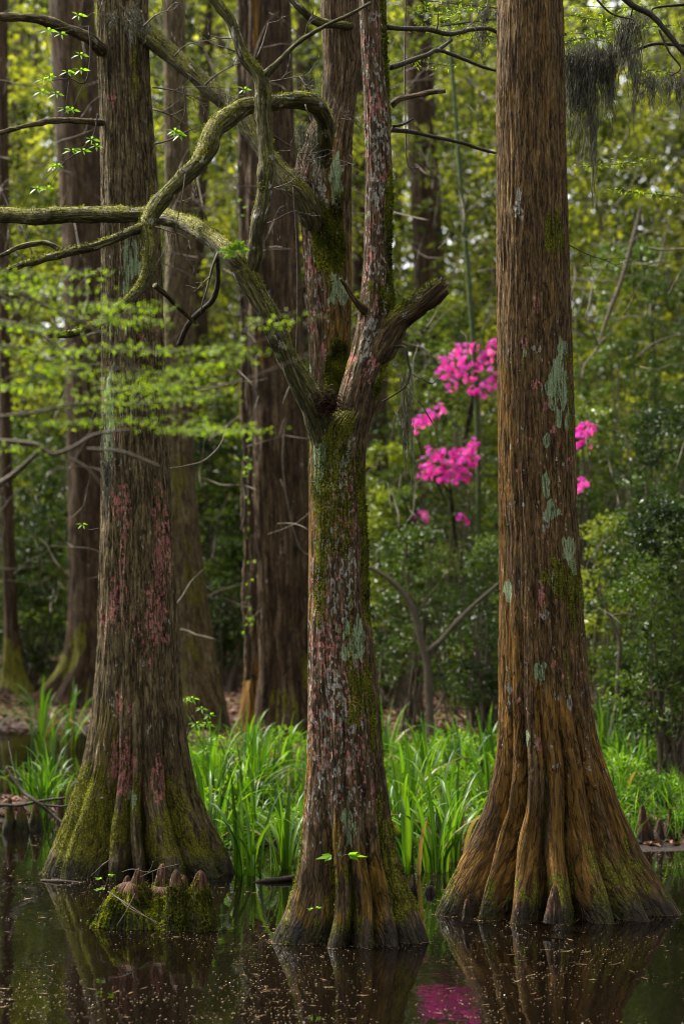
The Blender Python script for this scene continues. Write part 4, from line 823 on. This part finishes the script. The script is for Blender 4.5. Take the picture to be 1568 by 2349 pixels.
leafy_twig('tiny two-leaf shoot low on the left cypress trunk', [(228, 1212, 1.2), (205, 1215, 1), (192, 1205, .8)], 11.2, [(190, 1203)], 10, 13)
leafy_twig('thin shoot of rounded leaves beside the right flank of the left cypress base', [(425, 1700, 1.5), (440, 1640, 1.3), (425, 1600, 1), (460, 1625, .8)], 13.5, [(425, 1605), (440, 1602), (462, 1625), (480, 1640), (475, 1660), (500, 1690), (450, 1660), (530, 1720), (470, 1720)], 11, 16)
fn = thing('fern', 'small green fern growing in the crotch of the crooked mossy limb', 'fern', None, P(540, 580, 9.5)); mb = MB(); g = np.random.default_rng(9)
for a, l in ((2.7, 40), (2.2, 36), (1.6, 44), (1.2, 40), (3.3, 32), (.5, 30), (2.95, 46)):
    for q in range(10):
        f = (q + 1) / 10; x = 545 + math.cos(a) * l * f; y = 578 - math.sin(a) * l * f * .9 + 10 * f * f
        for sg in (-1, 1):
            A = np.array([math.cos(a + sg * 1.2), -.2, math.sin(a + sg * 1.2)]); s = (1.05 - f) * 13 * 9.5 / FPX + .004; c = np.array(P(x, y, 9.45)); B = np.array([math.cos(a), 0, math.sin(a)]) * .006
            mb.add(np.array([c, c + A * s * .5 + B, c + A * s, c + A * s * .5 - B]), np.array([[0, 1, 2, 3]]), rnd=np.full(4, g.uniform(.2, .7)))
mb.build('fronds', M['weed'], fn, False)

# ------------------------------------------------------------------ shrubs, azaleas and the wood behind
def cluster_leaves(pts, k, spread, L, W, seed, up=.45, tone=None, tonen=.0):
    g = np.random.default_rng(seed); pts = np.asarray(pts, float); n = len(pts)
    off = g.normal(size=(n, k, 3)); off /= np.linalg.norm(off, axis=2)[..., None]; off *= (g.uniform(.15, 1, (n, k, 1)) * spread)
    off[..., 2] *= .6
    c = (pts[:, None] + off).reshape(-1, 3)
    tn = np.repeat(g.uniform(.1, .8, n) if tone is None else tone, k)
    return leaves(c, L, W, seed + 1, up, dirs=off.reshape(-1, 3), rnd=tn)
def shrub(label, px, d, ytop, wpx, seed, mat='thicket', n=150, k=16, L=.075, W=.034, name='shrub', group=None, tone=(.1, .8)):
    """stems from the ground with leaf sprays at the ends of forking twigs"""
    x0 = xof(px, d); z0 = float(ground_z(x0, d)); H = zof(ytop, d) - z0; Wd = wpx * d / FPX
    t = thing(name, label, 'shrub', group, (x0, d, z0)); g = np.random.default_rng(seed)
    a = g.uniform(0, 6.28, n); h = g.uniform(.12, 1, n) ** .8; r = np.sqrt(g.uniform(.15, 1, n)) * np.sin(np.clip(h * 2.6 + .3, 0, 3.0)) ** .6 * (.7 + .5 * noise(np.cos(a) * 2, np.sin(a) * 2, h * 3, seed))
    p = np.stack([x0 + r * Wd / 2 * np.cos(a), d + r * Wd / 2 * .8 * np.sin(a), z0 + h * H], 1)
    tone_ = np.clip(tone[0] + (tone[1] - tone[0]) * (.5 + 1.3 * noise(p[:, 0] * 1.7, p[:, 1] * 1.7, p[:, 2] * 1.7, seed + 2)) + .15 * (h - .5), 0, 1)
    v, f, rn = cluster_leaves(p, k, .17, L, W, seed, tone=tone_); mesh('foliage', v, f, M[mat], t, dict(rnd=rn), False)
    mb = MB()
    for i in g.choice(n, 26, False):
        q = p[i]; b = np.array([x0 + g.normal() * .08, d + g.normal() * .08, z0 - .1]); m = b * .45 + q * .55 + np.array([g.normal() * .1, 0, -.1 * H])
        tube(mb, [(*b, .022), (*(b * .7 + m * .3 + [0, 0, .08]), .018), (*m, .011), (*q, .004)], 5, 14)
    mb.build('stems', M['twig'], t); return t
def azalea(label, px, d, ytop, wpx, seed, blobs):
    t = shrub(label, px, d, ytop, wpx, seed, 'thicket', 230, 15, .065, .030, 'azalea_bush', tone=(.15, .75))
    t['category'] = 'azalea'; g = np.random.default_rng(seed)
    for grp in blobs:
        mb = MB()
        for x, y in grp:
            dd = d - .75 + g.uniform(-.15, .15); c0 = np.array(P(x, y, dd))
            for f in range(7):
                o = g.normal(size=3); o /= np.linalg.norm(o); c = c0 + o * g.uniform(.3, 1) * .09; nrm = o + np.array([0, -.7, .3]); nrm /= np.linalg.norm(nrm)
                u = np.cross(nrm, [0, 0, 1.0]); u /= np.linalg.norm(u); w = np.cross(nrm, u); tn = np.clip(g.normal(.5, .25), 0, 1)
                for k in range(5):
                    an = k * 1.2566 + g.uniform(-.1, .1); A = u * math.cos(an) + w * math.sin(an); B = np.cross(nrm, A)
                    s = g.uniform(.032, .044)
                    mb.add(np.array([c, c + A * s * .6 + B * s * .38 + nrm * .012, c + A * s + nrm * .004, c + A * s * .6 - B * s * .38 + nrm * .012]), np.array([[0, 1, 2, 3]]), rnd=np.clip(tn + np.array([-.25, 0, .12, 0]), 0, 1))
        mb.build('blossom_cluster', M['azalea'], t, False)
        cx_, cy_ = np.mean(grp, 0); tw = MB()
        for x, y in grp[::3]: tube(tw, [(*P(px + (cx_ - px) * .3, cy_ + 190, d), .012), (*P(cx_, cy_ + 70, d - .4), .009), (*P(x, y + 8, d - .7), .004)], 5, 12)
        tw.build('branch', M['twig_dark'], t)
    return t
c1 = [(1015, 835), (1035, 850), (1060, 830), (1065, 800), (1090, 792), (1110, 820), (1120, 800), (1132, 786), (1075, 860), (1035, 885), (1090, 892), (1110, 895), (1125, 878), (1100, 910), (1010, 860), (1137, 850), (1050, 805), (1080, 845), (1150, 820), (1150, 880), (1060, 855), (1095, 840), (1030, 828)]
c2 = [(975, 1065), (1000, 1050), (1010, 1080), (1030, 1065), (1050, 1050), (1060, 1080), (1075, 1040), (1080, 1020), (1045, 1100), (1025, 1095), (1085, 1060), (1000, 1092), (970, 1090), (1055, 1035), (990, 1040), (1015, 1040), (1035, 1085), (1045, 1070), (1015, 1065), (1065, 1060), (1030, 1045), (1070, 1095), (985, 1078), (1083, 1035)]
azalea('azalea bush with large magenta blossom clusters left of the right cypress', 1050, 22.6, 790, 330, 501, [c1, c2, [(955, 975), (968, 965), (980, 958), (962, 970)], [(1004, 942)], [(965, 1190), (967, 1182)], [(990, 960)], [(1058, 1192)]])
azalea('azalea bush with a few magenta blossoms peeping out right of the right cypress', 1330, 20.5, 930, 260, 502, [[(1328, 972), (1342, 982), (1350, 996), (1330, 1005), (1336, 1016)], [(1332, 1106), (1330, 1120)]])

sh = [('glossy dark shrub filling the gap above the forked pale sapling', 950, 19.5, 1210, 330, 'evergreen', 170, (.2, .8)), ('yellow-green shrub behind the forked pale sapling', 900, 22, 1120, 280, 'thicket', 150, (.3, .95)),
      ('dense dark-leaved shrub between the blossoms and the right cypress base', 1120, 18.5, 1240, 300, 'evergreen', 170, (.1, .7)), ('low shrub at the foot of the right cypress on its left', 1090, 20, 1420, 260, 'thicket', 120, (.1, .7)),
      ('glossy small-leaved shrub leaning in at the right edge above the irises', 1540, 15.8, 1150, 360, 'evergreen', 380, (.1, .95)), ('bright yellow-green shrub directly right of the right cypress trunk', 1400, 19.5, 1190, 300, 'thicket', 180, (.45, 1.0)),
      ('mid-green shrub filling the right edge below the silvery leaves', 1520, 19, 940, 420, 'evergreen', 340, (.0, .6)), ('low dark shrub among the right-hand irises', 1460, 17.5, 1480, 260, 'evergreen', 130, (.15, .7)),
      ('tall shrub with silvery shining leaves at the right edge', 1440, 23, 560, 420, 'evergreen', 330, (.5, 1.0)), ('broad dark shrub behind the silvery-leaved one at far right', 1640, 24, 620, 420, 'evergreen', 300, (.2, .7)),
      ('tall green shrub behind the upper magenta blossoms', 1010, 25, 680, 300, 'thicket', 220, (.15, .75)), ('rounded shrub just right of the middle tree trunk', 880, 24, 1020, 200, 'thicket', 130, (.2, .85)),
      ('dark shrub in the gap right of the left cypress', 500, 27, 900, 220, 'evergreen', 170, (.2, .8)), ('shrub with drooping leaves left of the massive dark trunk', 530, 24, 1240, 160, 'evergreen', 120, (.2, .75)),
      ('dark shrub between the far-left thin trunk and the smooth brown trunk', 90, 29, 1080, 220, 'thicket', 190, (.0, .55)), ('deep green shrub at the far left edge behind the thin trunk', -30, 31, 880, 300, 'evergreen', 200, (.1, .6)),
      ('shadowy shrub behind the smooth brown trunk at left', 200, 32, 900, 260, 'evergreen', 180, (.1, .6)), ('low dark shrub at the back of the pool on the left', 60, 27, 1330, 240, 'thicket', 120, (.0, .5)),
      ('bushy shrub seen between the leaning trunk and massive dark trunk', 470, 29, 1000, 220, 'thicket', 150, (.2, .7)), ('mid-green shrub hidden mostly by the right cypress', 1250, 21, 900, 300, 'thicket', 180, (.2, .8))]
for i, (lb, px, d, yt, w, mt, n_, tn) in enumerate(sh): shrub(lb, px, d, yt, w, 520 + i, mt, n_, 18, .085 if d > 20 else .06, .038 if d > 20 else .028, tone=tn)

def wood(name, n, px0, px1, d0, d1, z0, z1, mat, seed, k, spread, L, W, thr, tone, fr=.35, zp=1.0):
    g = np.random.default_rng(seed)
    d = g.uniform(d0, d1, n); x = (g.uniform(px0, px1, n) - HX) / FPX * d; z = z0 + (z1 - z0) * g.uniform(0, 1, n) ** zp
    dn = .5 + .75 * fbm(x * fr, d * fr, z * fr * 1.3, 3, seed)
    kp = dn > (thr[0] + (thr[1] - thr[0]) * np.clip(z / 14, 0, 1)); x, d, z = x[kp], d[kp], z[kp]
    p = np.stack([x, d, z + ground_z(x, d) * 0], 1)
    tn = np.clip(tone[0] + (tone[1] - tone[0]) * (.5 + .8 * fbm(x * .8, d * .8, z * .8, 2, seed + 3)), 0, 1)
    v, f, r = cluster_leaves(p, k, spread, L, W, seed, .35, tone=tn); stuff(name, v, f, r, mat)
wood('understory_leaves', 9000, -260, 1850, 26, 40, .2, 4.2, 'thicket', 601, 14, .35, .11, .05, (.38, .55), (0, .75), .5)
wood('far_undergrowth', 9000, -300, 1900, 40, 56, .5, 7, 'thicket', 602, 14, .5, .16, .08, (.30, .5), (.1, .9), .4)
wood('forest_leaves', 20000, -300, 1900, 27, 46, 3.0, 15, 'canopy', 603, 14, .42, .16, .085, (.47, .53), (-.1, 1.0), .4)
wood('distant_forest_leaves', 20000, -350, 1950, 48, 70, 3, 23, 'canopy', 604, 14, .7, .30, .16, (.28, .45), (-.1, 1.1), .2)

# woods on the near shore and at the sides, out of the frame: they close the pond in, so light falls from above
g = np.random.default_rng(66); n = 15000
side = g.integers(0, 3, n); u, v, w_ = g.uniform(0, 1, n), g.uniform(0, 1, n), g.uniform(0, 1, n)
x = np.where(side == 0, -24 + 48 * u, np.where(side == 1, -9 - 10 * u, 9 + 10 * u)); y = np.where(side == 0, -26 + 16 * v, -12 + 44 * v); z = .3 + 12.5 * w_
inview = (y > 0) & (np.abs(x) < .26 * y + .6); kp = (.5 + .75 * fbm(x * .3, y * .3, z * .35, 3, 67) > .34) & ~inview
v_, f_, r_ = cluster_leaves(np.stack([x, y, z], 1)[kp], 12, .6, .30, .16, 68, .35); stuff('near_shore_leaves', v_, f_, r_, 'canopy')

# the tangle of thin grey twigs and vines all through the wood (uncountable)
g = np.random.default_rng(88); mbt = MB()
for i in range(1100):
    d = g.uniform(15, 36); px = g.uniform(-150, 1700); py = 1500 - 1560 * g.uniform(0, 1) ** .8; a = g.choice([1.57, 1.57, 1.57, .2, 2.9, .8, 2.3]) + g.normal() * .35; l = g.uniform(60, 260); pts = []; r = g.uniform(.8, 2.4)
    if 12 < d < 19 and 690 < px < 860: continue
    for k in range(6): pts.append((px, py, d, r * (1 - .13 * k))); a += g.normal() * .22; px += math.cos(a) * l / 6; py -= math.sin(a) * l / 6; d += g.normal() * .15
    tube(mbt, pxpath(pts), 4, 14)
tag(mbt.build('background_twigs', M['twig'], None), kind='stuff')

# ------------------------------------------------------------------ cypress boughs with soft needles
def needles(mb, rows, seed, dens=1.0, L=.028, width=.055, tone=(.2, 1.0)):
    """feathery leaflets set along both sides of a twig"""
    g = np.random.default_rng(seed); c = crom(np.array(pxpath(rows))[:, :3], 60); ln = np.linalg.norm(np.diff(c, axis=0), axis=1).sum()
    n = int(ln * 620 * dens); u = g.uniform(0, 1, n) * 59; i = np.minimum(u.astype(int), 58); p = c[i] + (c[i + 1] - c[i]) * (u - i)[:, None]
    cl = noise(u * .45, 0 * u + seed, 0 * u, seed) > .02; p = p[cl]; n = len(p)
    off = g.normal(size=(n, 3)) * [width * 1.2, width * 1.2, width * .14]; p = p + off + [0, 0, -.012]
    v, f, r = leaves(p, L, L * .2, seed + 1, .55, dirs=off + [1e-3, 0, 0], rnd=g.uniform(tone[0], tone[1], n)); mb.add(v, f, rnd=r)
def bough(label, twigs, sprays, seed, dens=1.0, L=.024, width=.05, name='cypress_bough', mat='twig', tone=(.2, 1.0)):
    if seed < 790:
        twigs = [[(a, b, c * .86, e) for a, b, c, e in r] for r in twigs]; sprays = [[(a, b, c * .86, e) for a, b, c, e in r] for r in sprays]; dens *= 1.75
    r0 = twigs[0][0]; t = thing(name, label, 'branch', None, P(r0[0], r0[1], r0[2]))
    for rows in twigs: twig(t, rows, M[mat])
    mb = MB()
    for rows in sprays: twig(t, [(a, b + 3, c, .9) for a, b, c, e in rows], M[mat], nang=4)
    for i, rows in enumerate(sprays): needles(mb, rows, seed + i * 3, dens, L, width, tone)
    mb.build('needles', M['spray'], t, False); return t
def sp(d, *xy): return [(x, y, d, 1) for x, y in xy]
bough('blurred bough of bright green needles reaching in from the left, uppermost of three', [[(-60, 660, 6.9, 5), (40, 670, 6.9, 4), (110, 705, 6.9, 4), (175, 735, 6.9, 4), (240, 770, 6.9, 3.5), (270, 807, 6.9, 3), (350, 877, 6.9, 2)], [(60, 620, 7, 3), (63, 650, 7, 2.5), (80, 700, 7, 2), (45, 745, 7, 2)], [(175, 735, 6.9, 2), (260, 725, 6.9, 1.5), (380, 735, 6.9, 1)]],
      [sp(7.0, (-20, 620), (60, 625), (140, 630), (210, 610)), sp(6.9, (-20, 650), (80, 655), (170, 660), (200, 650)), sp(7.0, (-20, 690), (60, 690), (110, 705)), sp(6.9, (150, 720), (215, 690), (250, 700)), sp(6.9, (215, 690), (300, 705), (375, 690)), sp(6.9, (180, 735), (280, 730), (370, 735)), sp(6.9, (560, 755), (620, 730), (670, 715)), sp(7, (-20, 740), (60, 745), (140, 760))], 701)
bough('blurred bough of bright green needles from the left edge, middle one of three', [[(-60, 730, 7.1, 6), (25, 742, 7.1, 5), (100, 772, 7.1, 4.5), (175, 832, 7.1, 3), (215, 860, 7.1, 2)], [(-40, 790, 7, 3), (60, 800, 7, 3), (85, 820, 7, 2)], [(230, 800, 6.8, 2), (400, 805, 6.8, 1.5), (560, 790, 6.8, 1), (660, 760, 6.8, .8)], [(240, 845, 6.8, 2), (330, 850, 6.8, 2), (440, 890, 6.8, 2), (555, 872, 6.8, 1.5), (680, 825, 6.8, 1), (760, 810, 6.8, .7)]],
      [sp(7.1, (-20, 790), (60, 790), (170, 800), (240, 790)), sp(6.9, (420, 800), (490, 795), (560, 790)), sp(6.9, (250, 790), (340, 795), (440, 805)), sp(7, (60, 840), (130, 835), (200, 850)), sp(6.9, (380, 850), (440, 835), (530, 820), (575, 800)), sp(6.9, (250, 870), (330, 855), (420, 850)), sp(7.1, (-20, 870), (40, 880), (90, 890)), sp(6.9, (270, 880), (350, 890), (440, 870), (500, 850)), sp(7, (90, 790), (110, 830), (100, 870)), sp(6.9, (190, 800), (200, 840), (190, 890))], 731)
bough('blurred bough of bright green needles from the left edge, lowest and densest of three', [[(-60, 970, 7.0, 5), (0, 957, 7, 4.5), (90, 945, 7, 4), (185, 925, 7, 3.5), (300, 930, 7, 2.5), (400, 920, 7, 2), (520, 905, 7, 1)], [(-60, 1010, 7.2, 6), (0, 1012, 7.2, 6), (80, 1020, 7.2, 6), (120, 1042, 7.2, 5), (170, 1025, 7.2, 4), (220, 997, 7.2, 4), (300, 985, 7.2, 2)], [(200, 1030, 7.2, 3.5), (280, 1037, 7.2, 3.5), (370, 1072, 7.2, 3)], [(160, 1050, 7.2, 3), (200, 1075, 7.2, 3), (245, 1128, 7.2, 3)], [(-20, 1122, 7.4, 9), (30, 1090, 7.4, 7), (90, 1035, 7.3, 4)]],
      [sp(7, (180, 910), (215, 915), (250, 905)), sp(7, (185, 925), (220, 930), (245, 920)), sp(6.95, (250, 905), (330, 880), (420, 875)), sp(7, (300, 925), (380, 910), (450, 905), (520, 890)), sp(6.9, (230, 960), (300, 955), (340, 960)), sp(7, (360, 975), (430, 980), (530, 980)), sp(7, (0, 880), (60, 880)), sp(7.1, (0, 1015), (50, 1025)), sp(7, (100, 960), (170, 965), (215, 955)), sp(7, (420, 940), (460, 960), (540, 985), (570, 975))], 761, 1.35)
bough('thin spray of fine green needles over the gap between the stem and right cypress', [[(1160, 40, 11.4, 3), (1080, 50, 11.2, 2.5), (1010, 60, 11.1, 2)], [(1150, 20, 11.4, 2), (1060, 10, 11.3, 1.5), (960, 0, 11.2, 1)]],
      [sp(11.2, (930, 15), (1000, 30), (1060, 20)), sp(11.2, (960, 60), (1040, 50), (1100, 60)), sp(11.2, (1050, 75), (1100, 70), (1140, 60)), sp(11.3, (1000, 5), (1080, 15), (1150, 5)), sp(11.2, (1060, 90), (1110, 80), (1140, 85)), sp(11.2, (930, 130), (980, 140), (1040, 150))], 791, .8, .03, .05)
tb_ = bough('dark overhanging branch with sparse fine needles at the upper right corner', [[(1415, -20, 11, 8), (1450, 12, 11, 7.5), (1494, 35, 11, 7), (1534, 80, 11, 6.5), (1568, 120, 11, 6), (1640, 170, 11, 5)], [(1640, 110, 11.2, 4), (1549, 103, 11.2, 4), (1504, 100, 11.2, 4), (1469, 110, 11.2, 4), (1424, 130, 11.2, 4), (1384, 122, 11.2, 4.5), (1339, 117, 11.2, 4), (1290, 130, 11.2, 3)], [(1424, 130, 11.2, 3), (1424, 90, 11.1, 3), (1440, 55, 11.1, 2.5), (1450, 20, 11, 2)], [(1510, 68, 11, 3), (1534, 120, 11, 2.5), (1560, 155, 11, 2), (1537, 175, 11, 1.5)], [(1568, 10, 11, 4), (1500, 18, 11, 2.5), (1494, 35, 11, 2)], [(1360, -10, 11, 3), (1400, 30, 11, 2.5), (1450, 45, 11, 1.5)]],
      [sp(11.2, (1300, 30), (1380, 45), (1450, 60)), sp(11.2, (1310, 75), (1370, 70), (1430, 60)), sp(11.2, (1300, 90), (1340, 85), (1400, 95)), sp(11.2, (1440, 150), (1500, 160), (1560, 165)), sp(11.2, (1330, 10), (1420, 15), (1500, 10)), sp(11.2, (1310, 130), (1350, 125)), sp(11.1, (1480, 60), (1540, 55), (1600, 70)), sp(11.4, (1320, 380), (1400, 375), (1500, 360)), sp(11.4, (1400, 430), (1480, 440), (1560, 450))], 821, .75, .03, .05, mat='twig_dark')

# ------------------------------------------------------------------ spanish moss
def spanish(label, spots, d, seed, name='spanish_moss'):
    """spots (px, ytop, ybottom, width, strands)"""
    g = np.random.default_rng(seed); mb = MB()
    for x, y0, y1, w, n in spots:
        for q in range(max(3, n // 11)):                         # locks of curling strands
            lx = x + g.normal() * w * .42; ly = y0 + g.normal() * 8; ll = (y1 - y0) * g.uniform(.3, 1.1); ph0, fq0 = g.uniform(0, 6.28), g.uniform(3, 7); ld = g.normal() * w * .4
            for i in range(10):
                l = ll * g.uniform(.35, 1.05); k = 14; t = np.linspace(0, 1, k); ph, fq = g.uniform(0, 6.28), g.uniform(8, 22); am = g.uniform(1.2, 3.2)
                sx = g.normal() * 6
                px = lx + 4 * np.sin(ph0 + fq0 * t) + am * np.sin(ph + fq * t) + sx * (1 - .6 * t); py = ly + g.normal() * 6 + l * t + 2 * np.sin(ph + fq * t * 1.3)
                dd = d + (ld + g.normal() * 6 + am * np.cos(ph + fq * t)) * d / FPX
                c = np.stack([(px - HX) / FPX * dd, dd, CAMH - (py - HY) / FPX * dd], 1); hw = g.uniform(.0011, .0023)
                a = ph + t * 5; o = np.stack([np.cos(a), np.sin(a), 0 * a], 1) * hw
                mb.add(np.stack([c - o, c + o], 1).reshape(-1, 3), grid_faces(k, 2, False), rnd=np.repeat(np.clip(g.uniform(.1, .95) + 0 * t, 0, 1), 2))
    return tag(mb.build(name, M['spanish'], None, False), label, 'spanish moss')
spanish('dense dark beard of spanish moss hanging right beside the tall right cypress', [(1305, 125, 270, 24, 220), (1330, 118, 300, 50, 420), (1350, 120, 270, 30, 320), (1348, 200, 380, 20, 90), (1358, 250, 490, 10, 26), (1320, 200, 350, 24, 80)], 11.2, 901)
spanish('second beard of grey spanish moss with long thin tails, right of the densest one', [(1390, 122, 310, 24, 220), (1378, 120, 240, 30, 180), (1405, 110, 260, 18, 100)], 11.2, 902)
spanish('wispy grey spanish moss draped from the dark overhanging branch', [(1440, 40, 170, 28, 160), (1455, 60, 230, 24, 90), (1425, 80, 200, 20, 90), (1452, 150, 320, 10, 24)], 11.1, 903)
spanish('faint spanish moss veil at the right edge below the overhanging branch', [(1510, 170, 260, 50, 150), (1550, 180, 280, 40, 150), (1480, 180, 250, 30, 70)], 11.2, 904)
spanish('small bunch of spanish moss at the top left of the tall right cypress', [(1120, 25, 70, 26, 140), (1105, 80, 150, 20, 60), (1100, 60, 130, 14, 40)], 11.0, 905)
spanish('stringy spanish moss where the diagonal limb leaves the left cypress', [(300, 25, 110, 30, 110), (330, 50, 100, 24, 70), (265, 30, 90, 20, 60)], 11.6, 906)
spanish('dark hanging spanish moss in front of the fibre-hung fork of the arching tree', [(725, 300, 430, 14, 90), (690, 290, 390, 14, 60), (740, 290, 360, 10, 40), (710, 180, 240, 40, 60)], 10.9, 907)
spanish('long thin string of spanish moss hanging right of the middle tree below the stub', [(935, 860, 1130, 9, 46), (932, 960, 1040, 8, 40)], 10.4, 908)
spanish('grey spanish moss clump low on the left flank of the left cypress', [(246, 1060, 1190, 9, 90), (240, 930, 1100, 6, 40)], 11.55, 909)
def hang(label, rows, name='hanging_vine'):
    mb = MB(); tube(mb, pxpath(rows), 5, len(rows) * 9, .001, 3); return tag(mb.build(name, M['twig']), label, 'vine')
hang('thin pale vine dangling from the arching limb before the left cypress', [(425, 400, 9.9, 1.3), (418, 450, 9.85, 1.2), (408, 500, 9.85, 1.2), (400, 545, 9.85, 1.1), (392, 590, 9.85, .9)])
hang('straight thin vine down the left side of the arching tree', [(672, 430, 11, 1.3), (680, 560, 11, 1.4), (682, 700, 11, 1.4), (678, 820, 11, 1.3)])
hang('dark vine line hanging from the top between the lichen-striped stem and far trunk', [(930, -20, 10.5, 2), (928, 150, 10.5, 2), (930, 300, 10.5, 1.8), (935, 380, 10.5, 1.8), (962, 385, 10.5, 1)])
hang('loose curling vine in front of the massive dark trunk at mid height', [(640, 1000, 17, 1.5), (655, 960, 17, 1.5), (648, 1060, 17, 1.4), (665, 1180, 17, 1.4), (690, 1260, 17, 1.3), (720, 1275, 17, 1.2)])
hang('thin drooping vine crossing the dark shrubs right of the left cypress', [(388, 1075, 12.5, 1.5), (430, 1068, 12.6, 1.5), (470, 1055, 12.8, 1.4), (505, 1020, 13, 1.4), (520, 975, 13.2, 1.2)])
